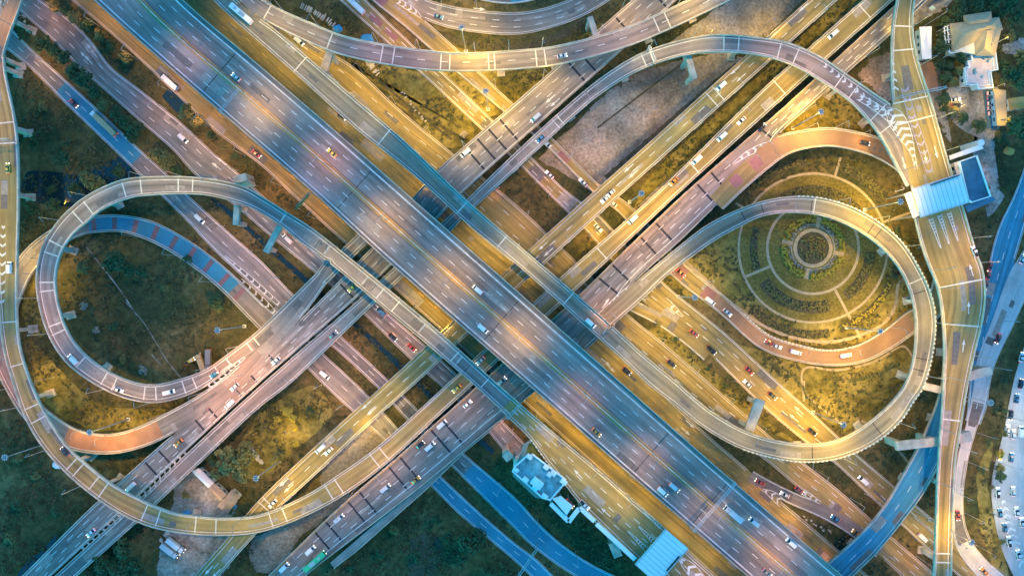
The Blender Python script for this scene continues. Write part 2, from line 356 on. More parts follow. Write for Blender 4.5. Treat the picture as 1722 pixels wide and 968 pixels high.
road('BR', c=[(1205, 342, 30), (1240, 306, 34), (1282, 268, 37), (1308, 248, 38), (1342, 237, 33), (1392, 231, 32), (1440, 238, 32), (1486, 253, 34), (1530, 284, 34), (1562, 330, 34), (1582, 380, 34), (1590, 440, 34), (1578, 500, 34), (1556, 530, 34), (1536, 538, 36), (1499, 566, 34), (1446, 594, 31), (1390, 601, 27), (1325, 589, 28), (1282, 572, 27), (1218, 516, 27), (1140, 453, 30), (1050, 352, 22), (1002, 317, 17), (921, 237, 17), (846, 174, 22), (748, 85, 30), (690, 34, 30), (640, -6, 30), (600, -40, 30)],
     z=[(0, 8.03), (.08, 8.03), (.28, 2.4), (.40, .3), (1, .3)], mat='T', desc='red-brown loop road', end='viaduct')
road('R4x', c=[(566, 430, 20), (520, 496, 26), (441, 590, 26), (390, 642, 30), (340, 680, 34), (290, 709, 36), (245, 731, 36), (200, 744, 34), (160, 745, 34), (120, 736, 36), (84, 716, 38), (55, 690, 36), (30, 652, 34), (12, 615, 34), (4, 570, 34), (12, 520, 34), (26, 480, 34), (42, 449, 34), (66, 422, 34), (100, 397, 32), (135, 381, 30), (172, 376, 29), (205, 376, 29), (248, 386, 33), (295, 409, 33), (345, 443, 33), (382, 474, 33), (425, 517, 34), (470, 562, 34), (510, 600, 30)],
     z=[(0, 8.08), (.22, 8.08), (.42, 5.5), (.62, 2.2), (.8, .2), (1, .2)], mat='Mv', desc='inner left ramp', end='viaduct')
road('RA', c=[(34, -40, 27), (25, 0, 27), (14, 30, 27), (2, 62, 27), (-8, 100, 27), (-14, 160, 27)], z=15.08, mat='Rd', desc='corner orange ramp', end='top')
road('R5', L=[(1545, -40), (1537.6, 0), (1534, 44), (1541, 95), (1565, 170), (1589, 256), (1602, 300), (1618, 347), (1640, 422), (1652, 455), (1656, 500), (1650, 545), (1640, 585), (1626, 650), (1614, 723), (1606, 774), (1600.6, 877), (1599, 968), (1598, 1010)],
     Rr=[(1512, -40), (1507, 0), (1500, 44), (1498, 95), (1501, 179), (1518, 250), (1533, 320), (1538, 369), (1555, 432), (1575, 484), (1585, 555), (1585, 650), (1578.5, 740), (1575, 802), (1570, 945), (1568, 968), (1566, 1010)], z=15.0, mat='T', desc='right toll viaduct', end='top')
road('R8', L=[(1620, 560), (1614, 640), (1600, 730), (1575, 786), (1551, 829), (1520.6, 870), (1473, 928), (1445.6, 955), (1400, 1000), (1340, 1060)],
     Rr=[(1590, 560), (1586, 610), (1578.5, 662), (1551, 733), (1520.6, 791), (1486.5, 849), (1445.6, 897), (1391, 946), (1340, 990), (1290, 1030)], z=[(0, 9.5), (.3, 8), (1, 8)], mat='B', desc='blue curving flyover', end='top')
# ground level
g = 0.12
def groad(*a, **k):
    global g
    g += .012; k.setdefault('name', 'ground_road'); return road(*a, z=g, **k)
groad('FL', L=[(120, -52), (172, 0), (300, 112), (424, 220), (540, 320), (660, 430), (780, 540), (899, 646), (1090, 812), (1276, 972), (1330, 1020)],
      Rr=[(70, -45), (119, 0), (160, 34), (218, 85), (290, 153), (358, 218), (440, 280), (500, 336), (583, 412), (667, 488), (738, 552), (810, 614), (880, 675), (975, 760), (1064, 842), (1201, 968), (1256, 1018)], mat='T', desc='left frontage road', end='upper left')
groad('FR', L=[(350, -40), (395, 0), (470, 80), (545, 150), (640, 232), (720, 305), (800, 385), (890, 458), (960, 520), (1040, 590), (1095, 640), (1160, 703), (1201, 740), (1259, 790), (1309, 838), (1362, 883), (1415, 928), (1470, 976), (1515, 1018)],
      Rr=[(250, -42), (296, 0), (424, 112), (552, 222), (668, 322), (768, 410), (868, 498), (1027, 638), (1218, 806), (1406, 968), (1460, 1018)], mat='T', desc='right frontage road', end='upper left')
groad('G2', L=[(450, 0), (515, 65), (594, 112), (669, 181), (757, 254), (860, 337), (921, 393), (1000, 470), (1054, 526), (1119, 579), (1201, 650), (1262, 704), (1310, 745), (1355, 780), (1408, 821), (1466, 873), (1503, 905), (1565, 958), (1610, 1000)],
      Rr=[(400, 15), (470, 85), (545, 150), (625, 220), (700, 285), (760, 340), (830, 405), (880, 440), (970, 515), (1040, 580), (1105, 640), (1170, 692), (1230, 735), (1289, 775), (1340, 818), (1384, 851), (1446, 902), (1514, 966), (1560, 1005)], mat='T', desc='right service road', end='upper left')
groad('CN', c=[(1262, 800, 20), (1290, 816, 20), (1330, 836, 21), (1390, 862, 22), (1440, 893, 22), (1480, 928, 22)], mat='Mv', desc='short connector', end='left')
groad('G3', L=[(575, -42), (616, 0), (699, 80), (757, 133), (818.5, 192), (894, 264), (952, 320), (1010, 364), (1060, 420), (1119, 478), (1218, 558.5), (1300, 634), (1367, 694), (1408, 732), (1439, 761), (1507, 819), (1555, 860), (1620, 915), (1690, 975)],
      Rr=[(530, -38), (570, 0), (648, 70), (723, 138), (801.5, 211), (877, 281), (928, 332), (989, 392), (1040, 452), (1081.5, 506), (1156.5, 562), (1201, 603), (1248.5, 650), (1290, 690), (1357, 745), (1398, 774), (1483, 853), (1517, 883), (1565, 928), (1620, 975)], mat='T', desc='straight right cross road', end='upper left')
groad('G7b', c=[(1045, 505, 18), (1075, 519, 20), (1112, 538, 20), (1152, 566, 20), (1190, 598, 20)], mat='T', desc='slip road', end='upper left')
groad('G9', c=[(640, -46, 30), (672, -18, 30), (705, 10, 32), (742, 25, 36), (793, 35, 38), (865, 40, 38), (912, 33, 36), (965, 15, 36), (1010, -10, 36), (1050, -40, 36)], mat='Mv', desc='curved top road', end='left')
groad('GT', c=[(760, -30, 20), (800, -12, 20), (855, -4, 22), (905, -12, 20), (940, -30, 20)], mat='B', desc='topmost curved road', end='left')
groad('G4', L=[(-20, 14), (17, 46), (51, 80), (112.5, 136), (170, 189), (238.6, 254), (283, 294), (317, 328.5), (375, 381), (440, 439), (495, 496), (545, 540), (576.5, 567), (651.5, 637), (715, 700), (781, 762), (870, 839), (904, 876.6), (945, 914), (996, 948), (1037, 968), (1110, 1000)],
      Rr=[(-30, 50), (7, 80), (48, 112.5), (112.5, 177), (191, 252), (235, 295), (269, 327), (313.5, 371), (358, 419), (409, 466.5), (470, 520), (530, 565), (556, 581), (634.5, 652), (695, 718), (757, 781), (860, 883), (894, 917), (945, 955), (966, 968), (1010, 1000)], mat='A', desc='blue-grey left cross road', end='upper left')
groad('GA', L=[(470, 512), (505, 556), (542.5, 592.6), (607, 652), (670, 720), (740, 798), (860, 907), (901, 938), (931.6, 968), (965, 1000)],
      Rr=[(440, 530), (480, 583), (517, 620), (560, 662), (640, 735), (723, 815), (771, 863), (860, 938), (890, 966), (925, 1000)], mat='A', desc='second blue cross road', end='upper left')
groad('G5', L=[(20, -44), (68, 0), (112.5, 29), (153, 68), (187, 112.5), (238.6, 153), (307, 208), (358, 255.6), (409, 298), (464, 350), (510, 402), (554, 444), (634.5, 511), (716, 581), (775, 635), (829, 690), (880, 742), (930, 790)],
      Rr=[(-10, -25), (34, 20), (92, 71.6), (136, 117.6), (177, 153), (235, 204.5), (290, 252), (327, 293), (402, 352), (440, 385), (532, 461), (611, 528), (689, 603), (750, 657), (805, 708), (850, 760), (900, 810)], mat='A', desc='mauve left cross road', end='upper left')
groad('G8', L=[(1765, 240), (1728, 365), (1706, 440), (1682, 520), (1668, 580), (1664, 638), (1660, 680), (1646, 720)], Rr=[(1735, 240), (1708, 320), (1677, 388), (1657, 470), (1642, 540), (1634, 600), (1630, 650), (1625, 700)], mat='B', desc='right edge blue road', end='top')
groad('G8b', L=[(1790, 380), (1740, 470), (1705, 545), (1672, 616.5), (1662, 660), (1646, 710), (1628, 774), (1620, 842), (1627, 893), (1650, 931), (1691, 968), (1740, 1005)], Rr=[(1750, 380), (1701, 453), (1668, 540), (1643, 606), (1636, 658), (1626, 706), (1609, 774), (1602, 876), (1609, 921), (1643, 968), (1680, 1005)], mat='P', desc='right edge pale road', end='top')
groad('PK', L=[(1790, 560), (1770, 700), (1770, 820), (1780, 1010)], Rr=[(1728, 560), (1705, 638), (1688, 723), (1667, 818), (1684, 921), (1722, 1010)], mat='P', desc='right car park street', end='top')
# ------------------------------------------------------------------ building the roads
def off(r, i, d=None, f=None):
    """point on sample i at d metres from the left edge (negative: from the right edge) or fraction f"""
    w = r.hw[i] * 2
    if f is None: f = d / w if d >= 0 else 1 + d / w
    return r.L[i] * (1 - f) + r.R[i] * f
def at_s(r, s, d=None, f=None):
    i = min(r.n - 2, max(0, int(np.searchsorted(r.s, s)) - 1)); k = min(1, max(0, (s - r.s[i]) / max(1e-6, r.s[i + 1] - r.s[i])))
    a = off(r, i, d, f); b = off(r, i + 1, d, f); p = a * (1 - k) + b * k
    return Vector((p[0], p[1], r.z[i] * (1 - k) + r.z[i + 1] * k)), Vector((r.T[i][0], r.T[i][1], 0))
def s_at(r, px, py): return float(r.s[near(r, px, py)])
EDGE = {}
def edge_open(r):
    """True where an edge is a real edge (not merging into another carriageway at the same height)"""
    if r.key in EDGE: return EDGE[r.key]
    out = []
    for side in (0, 1):
        o = np.ones(r.n, bool)
        for i in range(r.n):
            nrm = (r.L[i] - r.R[i]); nrm = nrm / (np.linalg.norm(nrm) + 1e-6)
            p = (r.L[i] + nrm * .45) if side == 0 else (r.R[i] - nrm * .45)
            if inside(p, (r.key,), r.z[i], 1.6 if r.elev else .8): o[i] = False
        out.append(o)
    EDGE[r.key] = out; return out
def strip(mb, r, s0, s1, w, z, d=None, f=None, mi=0, mask=None):
    n = max(1, int((s1 - s0) / 2.5)); prev = None
    for k in range(n + 1):
        s = s0 + (s1 - s0) * k / n; p, t = at_s(r, s, d, f); nn = Vector((-t.y, t.x, 0)) * w / 2
        ok = True
        if mask is not None: ok = mask[min(r.n - 1, int(np.searchsorted(r.s, s)))]
        a, b = p + nn, p - nn; a.z = b.z = p.z + z
        if prev and ok: mb.quad(prev[0], prev[1], b, a, mi)
        prev = (a, b) if ok else None
def wall(mb, r, side, inset, th, z0, z1, mask):
    prev = None
    for i in range(r.n):
        if not mask[i]: prev = None; continue
        nrm = (r.L[i] - r.R[i]); nrm = nrm / (np.linalg.norm(nrm) + 1e-6); sg = -1 if side == 0 else 1
        e = r.L[i] if side == 0 else r.R[i]
        a = e + nrm * sg * inset; b = a + nrm * sg * th; z = r.z[i]
        cur = [(a[0], a[1], z + z0), (a[0], a[1], z + z1), (b[0], b[1], z + z1), (b[0], b[1], z + z0)]
        if prev:
            P, Q = prev, cur
            if side == 0: P, Q = cur, prev
            for x in range(3): mb.quad(P[x], Q[x], Q[x + 1], P[x + 1])
        prev = cur
PART_LABEL = {}
def build_road(key, lines=(), beads=None):
    r = ROADS[key]; m = MB(); m.uv = []
    for i in range(r.n - 1):
        m.quad((*r.L[i], r.z[i]), (*r.R[i], r.z[i]), (*r.R[i + 1], r.z[i + 1]), (*r.L[i + 1], r.z[i + 1]))
        m.uv += [(0, r.s[i]), (r.hw[i] * 2, r.s[i]), (r.hw[i + 1] * 2, r.s[i + 1]), (0, r.s[i + 1])]
    if r.elev:
        root = thing('viaduct', r.label, 'viaduct')
        m.build('road_surface', M[r.mat], root)
        gm = MB(); prof = [(0, -.03), (0, -.4), (.2, -.75), (.27, -1.9), (.73, -1.9), (.8, -.75), (1, -.4), (1, -.03)]
        for i in range(r.n - 1):
            if r.z[i] < 2.2: prof2 = [(a, max(b, -.6)) for a, b in prof]
            else: prof2 = prof
            for k in range(len(prof)):
                k2 = (k + 1) % len(prof)
                q = []
                for ii, kk in ((i, k), (i + 1, k), (i + 1, k2), (i, k2)):
                    fr, dz = prof2[kk]; p = off(r, ii, f=fr); q.append((p[0], p[1], r.z[ii] + dz))
                gm.quad(*q)
        gm.build('girder', M['girder'], root)
    else:
        root = m.build('ground_road', M[r.mat]); tag(root, r.label, 'road', None, 'structure')
    r.root = root
    op = edge_open(r)
    for side in (0, 1):
        wm = MB()
        if r.elev: wall(wm, r, side, .02, .34, -.02, .95, op[side]); wm.build('parapet', M['concrete'], root)
        else: wall(wm, r, side, .02, .28, -.02, .16, op[side]); wm.build('kerb', M['concrete'], root)
    lm = MB()
    for ln in lines:
        mode, val, style, colr, w = ln[:5]; rng = ln[5] if len(ln) > 5 else (0, 1)
        kw = dict(f=val) if mode == 'f' else dict(d=val if mode == 'l' else -val)
        mi = 0 if colr == 'w' else 1; s0, s1 = rng[0] * r.s[-1], rng[1] * r.s[-1]
        if style == 'solid':
            mask = None
            if mode != 'f': mask = op[0] if mode == 'l' else op[1]
            strip(lm, r, s0, s1, w, .025, mi=mi, mask=mask, **kw)
        else:
            per, dl = (10.2, 3.4) if style == 'dash' else (6., 1.6)
            s = s0 + random.uniform(0, per)
            while s + dl < s1:
                strip(lm, r, s, s + dl, w, .025, mi=mi, **kw); s += per
    lm.build('lane_marking', [M['white'], M['yellow']], root)
    if beads:
        bm = MB()
        for side, p0, p1 in beads:
            s = s_at(r, *p0); e = s_at(r, *p1)
            if s > e: s, e = e, s
            while s < e:
                d = .18 if side == 0 else -.18
                p, t = at_s(r, s, d=d); bm.box((p.x, p.y, p.z + (1.12 if r.elev else .3)), (.9, .6, .35), math.atan2(t.y, t.x)); s += 1.9
        bm.build('kerb_block', M['crate'] if not r.elev else M['palejoint'], root)
def bands(key, name, items, mat, lift=.018):
    """transverse bands: (px, py, length along m, f0, f1)"""
    r = ROADS[key]; mb = MB()
    for px, py, ln, f0, f1 in items:
        s = s_at(r, px, py)
        n = max(1, int(ln / 3)); prev = None
        for q in range(n + 1):
            ss = s - ln / 2 + ln * q / n; a, t = at_s(r, ss, f=f0); b, _ = at_s(r, ss, f=f1); a.z += lift; b.z += lift
            if prev: mb.quad(prev[0], prev[1], b, a)
            prev = (a, b)
    return mb.build(name, M[mat], r.root)
def chevrons(key, pts, step, direction=1, w=.55, mat='white', border=True, arm=.8, name='chevron_marking'):
    """pts: [(px,py,halfwidth px)...] centre line of a painted gore"""
    r = ROADS[key]; mb = MB(); P = []
    for px, py, hw in pts:
        z = r.z[near(r, px, py)]; p = W(px, py, z); P.append((p.x, p.y, z + .032, hw * S * (H - z) / H))
    P = np.array(P); P, ln = resample(catmull(P, 6) if len(P) > 2 else P, max(3, int(40)))
    d = np.concatenate([[0], np.cumsum(np.linalg.norm(np.diff(P[:, :2], axis=0), axis=1))])
    T = np.gradient(P[:, :2], axis=0); T /= np.linalg.norm(T, axis=1)[:, None]
    def get(s):
        return [np.interp(s, d, P[:, k]) for k in range(4)] + [np.interp(s, d, T[:, 0]), np.interp(s, d, T[:, 1])]
    if border:
        for sg in (-1, 1):
            for i in range(len(P) - 1):
                q = []
                for j in (i, i + 1):
                    n_ = np.array([-T[j, 1], T[j, 0]]) * sg
                    for e in ((P[j, 3] - .15, P[j, 3] + .15) if j == i else (P[j, 3] + .15, P[j, 3] - .15)):
                        q.append((P[j, 0] + n_[0] * e, P[j, 1] + n_[1] * e, P[j, 2]))
                mb.quad(*(q if sg < 0 else q[::-1]))
    s = step * .5
    while s < d[-1]:
        x, y, z, hw, tx, ty = get(s)
        if hw > .5:
            for sg in (-1, 1):
                tip0 = (x, y); back = hw * arm * direction
                o = (x - tx * back - ty * sg * hw, y - ty * back + tx * sg * hw)
                ax, ay = tx * w, ty * w
                q = [(tip0[0] + ax, tip0[1] + ay, z), (tip0[0] - ax, tip0[1] - ay, z), (o[0] - ax, o[1] - ay, z), (o[0] + ax, o[1] + ay, z)]
                mb.quad(*(q if sg < 0 else q[::-1]))
        s += step
    return mb.build(name, M[mat], r.root)
def arrows(key, items):
    r = ROADS[key]; mb = MB()
    for px, py, dr in items:
        i = near(r, px, py); z = r.z[i] + .03; p = W(px, py, z); t = Vector((r.T[i][0], r.T[i][1], 0)) * dr; n_ = Vector((-t.y, t.x, 0))
        mb.quad(p - t * 2.6 - n_ * .2, p - t * 2.6 + n_ * .2, p + t * .8 + n_ * .2, p + t * .8 - n_ * .2) if False else mb.quad(p - t * 2.6 + n_ * .2, p - t * 2.6 - n_ * .2, p + t * .8 - n_ * .2, p + t * .8 + n_ * .2)
        mb.poly([p + t * .8 + n_ * .75, p + t * .8 - n_ * .75, p + t * 3.2])
    return mb.build('arrow_marking', M['white'], r.root)

LBL = {
 'M': 'wide grey main expressway viaduct with six lanes and a yellow lined median', 'R1': 'loop ramp viaduct circling the dark grass on the left of the photo',
 'R1t': 'wide tan deck in front of the lower toll plaza canopy', 'R2': 'long curving viaduct that ends in the loop round the circular garden',
 'R3': 'S-shaped flyover crossing the top of the photo', 'D1': 'mauve viaduct with dark joint bars, upper left of the crossing viaducts',
 'D1b': 'ramp viaduct curving up to the gore before the right toll plaza', 'D2': 'narrow two lane viaduct with white arrows between two broader ones',
 'D3': 'sweeping viaduct running down the left edge then under the main expressway', 'D4': 'wide viaduct with dark joint bars, lowest right of the crossing viaducts',
 'BR': 'red-brown ramp looping below the circular garden', 'R4x': 'ramp with blue surface and red bars inside the left loop', 'RA': 'short orange lit ramp in the top left corner of the photo',
 'R5': 'tall viaduct carrying the right toll plaza down the right side', 'R8': 'blue curving flyover passing under the right viaduct near the bottom',
 'FL': 'tan frontage road along the lower left side of the main expressway', 'FR': 'tan frontage road along the upper right side of the main expressway',
 'G2': 'tan service road beside the long curving viaduct', 'CN': 'short connector with merging cars at the lower right', 'G3': 'tan road running straight from the top to the lower right',
 'G7b': 'narrow slip road with a white arrow by the grass wedge', 'G9': 'curved multi lane road at the top of the photo', 'GT': 'blue road at the very top edge',
 'G4': 'blue-grey road from the left edge to the bottom edge', 'GA': 'blue road leaving by the bottom edge beside a darker canal strip', 'G5': 'mauve road with worn arrows crossing the left half',
 'G8': 'blue road along the right edge', 'G8b': 'pale curving road below the right toll viaduct', 'PK': 'pale street with waiting cars at the lower right edge'}
for k, r in ROADS.items(): r.label = LBL[k]
E = lambda a=.7, b=.7, w=.34: [('l', a, 'solid', 'w', w), ('r', b, 'solid', 'w', w)]
dash = lambda *fs, **k: [('f', f, 'dash', k.get('c', 'w'), .29) for f in fs]
lane_specs = {
 'M': [('f', .94, 'solid', 'w', .6), ('f', .09, 'solid', 'w', .6)] + dash(.81, .677, .35, .22) + [('f', .553, 'solid', 'y', .3), ('f', .532, 'solid', 'y', .2), ('f', .502, 'solid', 'y', .2), ('f', .48, 'solid', 'y', .3)],
 'R1': E(1.6, 1.2), 'R1t': E(1.3, 1.2) + dash(.33, .55, .78), 'R2': E(1.2, 1.2), 'R3': E(.6, .6, .25) + dash(.5),
 'D1': E(1., .9) + dash(.3, .52, .76), 'D1b': E(1.2, 1.2), 'D2': [('l', .9, 'solid', 'y', .25), ('l', 1.5, 'solid', 'w', .25), ('r', 1., 'solid', 'w', .3)] + dash(.52),
 'D3': E(1.1, 1.1), 'D4': [('l', .8, 'solid', 'y', .3), ('f', .82, 'solid', 'w', .34)] + dash(.28, .5, .7), 'BR': E(.8, .8, .25), 'R4x': E(1., 1.), 'RA': E(.8, .8),
 'R5': E(1.3, 1.3) , 'R8': E(1., 1.) + dash(.5), 'FL': E(1.2, .9, .25) + dash(.38, c='y') + [('l', 4.4, 'solid', 'y', .2)], 'FR': E(1., 1., .25) + dash(.25, .5, .72, c='y'),
 'G2': E(1., 1., .22) + dash(.3, .6) + [('l', 4.2, 'solid', 'y', .18)], 'CN': E(.5, .5), 'G3': E(.8, .8, .3) + dash(.36, .66), 'G7b': E(.5, .5), 'G9': E(1., 1., .25) + dash(.36, .66), 'GT': E(.6, .6),
 'G4': E(.9, .9) + dash(.5), 'GA': E(.9, .9) + dash(.5), 'G5': E(.9, .9) + dash(.33, .64), 'G8': E(.8, .8) + dash(.5), 'G8b': E(.8, .8, .25), 'PK': []}
beads_spec = {'R2': [(1, (1252, 752), (1340, 338))], 'BR': [(1, (1500, 570), (1240, 535))], 'G3': [(1, (1300, 690), (1480, 845)), (0, (1070, 430), (1030, 385))], 'R1t': [(1, (892, 738), (945, 808))]}
for k in ROADS: build_road(k, lane_specs.get(k, ()), beads_spec.get(k))

# worn repairs: rectangles of older and newer surfacing
random.seed(44)
for k, r in ROADS.items():
    if k in ('PK',): continue
    for mt in ('patch_dark', 'patch_pale'):
        mb = MB(); s = random.uniform(5, 40)
        while s < r.s[-1] - 20:
            i = min(r.n - 1, int(np.searchsorted(r.s, s))); nl = max(1, int(r.hw[i] * 2 / 3.6)); ln = random.uniform(2, 16); a = random.randrange(nl) / nl; wd = random.choice((.35, .6, .9)) / nl
            n = max(1, int(ln / 3)); prev = None; dz = random.uniform(.004, .009)
            for q in range(n + 1):
                A, t = at_s(r, s + ln * q / n, f=.04 + .92 * a); B_, _ = at_s(r, s + ln * q / n, f=.04 + .92 * (a + wd)); A.z += dz; B_.z += dz
                if prev: mb.quad(prev[0], prev[1], B_, A)
                prev = (A, B_)
            s += random.uniform(18, 75)
        mb.build('surface_repair', M[mt], r.root)
# joints, bars, rumble strips and painted gores
def pairs(pts, ln, f0=.03, f1=.97): return [(x, y, ln, f0, f1) for x, y in pts]
bands('D1', 'expansion_joint', pairs([(250, 780), (270, 760), (330, 705), (355, 690), (388, 645), (412, 622), (466, 612), (565, 470), (690, 365), (800, 270), (820, 255), (838, 238), (856, 218), (968, 118), (990, 105), (1045, 40), (1112, 2)], .9, .08, .96), 'joint')
bands('D4', 'expansion_joint', pairs([(540, 910), (560, 893), (600, 860), (616, 843), (665, 800), (684, 785), (735, 735), (752, 715), (1022, 480), (1045, 462), (1095, 415), (1120, 395), (1180, 318), (1205, 300), (1290, 225)], .9, .03, .86), 'joint')
bands('R2', 'expansion_joint', pairs([(1282, 350), (1252, 362), (1363, 346), (1463, 386), (1474, 395), (1548, 490), (1552, 602), (1545, 620), (1476, 718), (1365, 762)], .35), 'joint')
bands('R2', 'cover_strip', pairs([(1372, 347), (1546, 470), (655, 222), (770, 358), (830, 420), (952, 510), (512, 100)], .5), 'palejoint')
bands('R1', 'cover_strip', pairs([(148, 352), (130, 368), (96, 412), (90, 428), (78, 475), (79, 490), (92, 548), (100, 560), (135, 610), (175, 640), (192, 650), (243, 660), (262, 661), (308, 650), (325, 644), (366, 622), (384, 610), (420, 585), (430, 572), (208, 319), (236, 315), (300, 312), (324, 313), (475, 365), (640, 495), (668, 515), (764, 600), (820, 640)], .55, .12, .88), 'palejoint')
rum = []
for px, py in ((544, 410), (622, 478), (701, 545), (778, 615)):
    r = ROADS['R1']; i = near(r, px, py)
    for k in range(-4, 5): rum.append((px + k * 1.9, py + k * 1.6, .3, .22, .78))
bands('R1', 'rumble_strip', rum, 'white')
bands('R3', 'cover_strip', pairs([(555, 72), (642, 92), (660, 95), (742, 103), (758, 104), (822, 104), (834, 104), (902, 98), (916, 97), (1104, 42), (1121, 35), (450, 20)], .5, .05, .95), 'palejoint')
bands('D1b', 'cover_strip', pairs([(930, 205), (942, 198), (1082, 100), (1096, 95), (1218, 72), (1243, 72), (1313, 85), (1338, 96), (1410, 135), (1432, 156), (1470, 195), (1492, 215)], .5, .06, .94), 'palejoint')
bands('D3', 'cover_strip', pairs([(15, 205), (15, 242), (20, 540), (40, 612), (50, 685), (66, 707), (118, 780), (130, 790), (155, 812), (172, 825), (243, 862), (268, 870), (330, 880), (365, 885), (455, 875), (480, 868), (553, 828), (570, 818), (630, 775), (645, 760), (1008, 420), (1165, 280), (1310, 145), (1450, 15)], .5, .06, .94), 'palejoint')
bands('R5', 'cover_strip', pairs([(1520, 42), (1520, 82), (1535, 165), (1545, 200), (1600, 480), (1618, 545), (1600, 705), (1588, 930), (1586, 945)], .6, .03, .97), 'palejoint')
bands('D2', 'cover_strip', pairs([(440, 850), (452, 842), (1195, 165), (1205, 155)], .5, .03, .97), 'palejoint')
bands('M', 'expansion_joint', pairs([(385, 100), (358, 135), (610, 305), (840, 545), (1190, 850), (1094, 760)], .3, .09, .94), 'joint')
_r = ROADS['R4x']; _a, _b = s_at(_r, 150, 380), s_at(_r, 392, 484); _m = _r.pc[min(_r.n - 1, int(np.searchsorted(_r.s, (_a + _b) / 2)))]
bands('R4x', 'dusk_blue_surfacing', [(_m[0], _m[1], _b - _a, .05, .95)], 'B', .01)
for _k, _p, _q, _f, _mt, _nm in (('BR', (1262, 285), (1500, 262), (.06, .94), 'Rd', 'red_surfacing'), ('BR', (1538, 540), (1200, 505), (.05, .95), 'Rd', 'red_surfacing'), ('G4', (785, 790), (1060, 985), (.03, .97), 'B', 'dusk_blue_surfacing'), ('GA', (735, 805), (945, 1000), (.03, .97), 'B', 'dusk_blue_surfacing'), ('G4', (100, 140), (232, 262), (.03, .97), 'B', 'dusk_blue_surfacing')):  # blue bands paint the dusk light of unlit stretches; red bands are paving
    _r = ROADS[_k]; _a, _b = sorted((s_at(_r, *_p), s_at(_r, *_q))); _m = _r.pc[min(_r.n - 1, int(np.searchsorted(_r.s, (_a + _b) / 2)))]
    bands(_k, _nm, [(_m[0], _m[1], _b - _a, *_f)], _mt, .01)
bands('R4x', 'red_bar', [(x, y, 2.3, .14, .86) for x, y in ((159.5, 378.6), (194, 376), (228.7, 381), (262, 391.6), (293.5, 407), (323, 425), (351, 446.8), (377.6, 469), (404.6, 492))], 'redpaint')
bands('R4x', 'orange_panel', [(190, 744, 46, .06, .94)], 'laterite')
bands('BR', 'red_bar', [(1240, 305, 5, .15, .7), (1272, 272, 5, .15, .7), (1145, 457, 6, .1, .9), (1190, 495, 6, .1, .9), (948, 262, 6, .1, .9), (640, -2, 6, .1, .9)], 'redpaint')
bands('G3', 'red_bar', [(630, 37, 7, .25, .6), (656, 61, 7, .25, .6)], 'redpaint')
bands('D1', 'red_bar', [(345, 672, 5, .02, .14), (375, 650, 5, .02, .14)], 'redpaint')
chevrons('R1', [(347, 652, 4.5), (366, 638, 4.5), (390, 618, 3.5), (412, 600, 1.2)], 2.9, -1, .45)
chevrons('D1', [(316, 757, 3), (280, 790, 6.5), (240, 830, 6), (204, 865, 5), (160, 903, 4), (128, 932, 1)], 3.2, -1, .5, border=False)
chevrons('D3', [(6, 375, 2), (4, 420, 6), (3, 470, 6), (2, 520, 5)], 4.2, 1, .55, border=False)
chevrons('R5', [(1490, 182, 2), (1503, 195, 13), (1515, 215, 14), (1528, 240, 8), (1536, 262, 3), (1541, 285, 2)], 3.3, -1, .6, arm=.6)
chevrons('D1b', [(1443, 163, 5), (1472, 180, 6), (1500, 203, 6), (1524, 232, 6.5), (1538, 262, 6.5), (1547, 295, 6.5)], 4.2, 1, .5, border=True)
chevrons('R5', [(1521, 146, 6), (1532, 190, 6), (1545, 230, 6.5), (1556, 262, 6.5), (1564, 292, 5)], 4.2, 1, .5, 'purple')
chevrons('R5', [(1501, 100, 2), (1504, 130, 4), (1506, 160, 7)], 3.6, -1, .5, border=False)
chevrons('D1b', [(1384, 108, 3), (1425, 140, 4), (1465, 172, 4.5), (1490, 186, 3)], 3.6, 1, .55, border=False)
chevrons('D4', [(1232, 276, 1), (1258, 258, 4), (1284, 246, 5), (1292, 243, 4)], 3.6, 1, .5)
chevrons('D4', [(1060, 482, 3), (1040, 500, 4), (1022, 516, 3), (1005, 530, 1)], 5.0, 1, .45)
chevrons('BR', [(668, 2, 4), (686, 12, 5), (702, 24, 3), (708, 30, 1)], 3., 1, .45)
chevrons('G3', [(1125, 512, 5), (1135, 520, 4), (1148, 532, 1)], 3.2, -1, .5)
chevrons('G4', [(405, 470, 2), (425, 490, 5), (448, 512, 5), (470, 534, 2)], 4., 1, .4)
chevrons('G4', [(378, 430, 1), (410, 458, 3), (436, 482, 4), (470, 512, 3)], 4., 1, .35)
chevrons('FR', [(1282, 822, 1), (1300, 832, 6), (1316, 846, 7)], 3.4, -1, .5)
chevrons('G2', [(1340, 820, 4), (1360, 832, 4), (1380, 845, 2)], 3., -1, .5)
chevrons('PK', [(1686, 836, 3), (1694, 870, 7), (1706, 910, 8), (1722, 950, 9)], 3.3, -1, .6, border=False)
chevrons('R1t', [(1140, 935, 1), (1158, 952, 9), (1180, 976, 9)], 4.6, -1, .7)
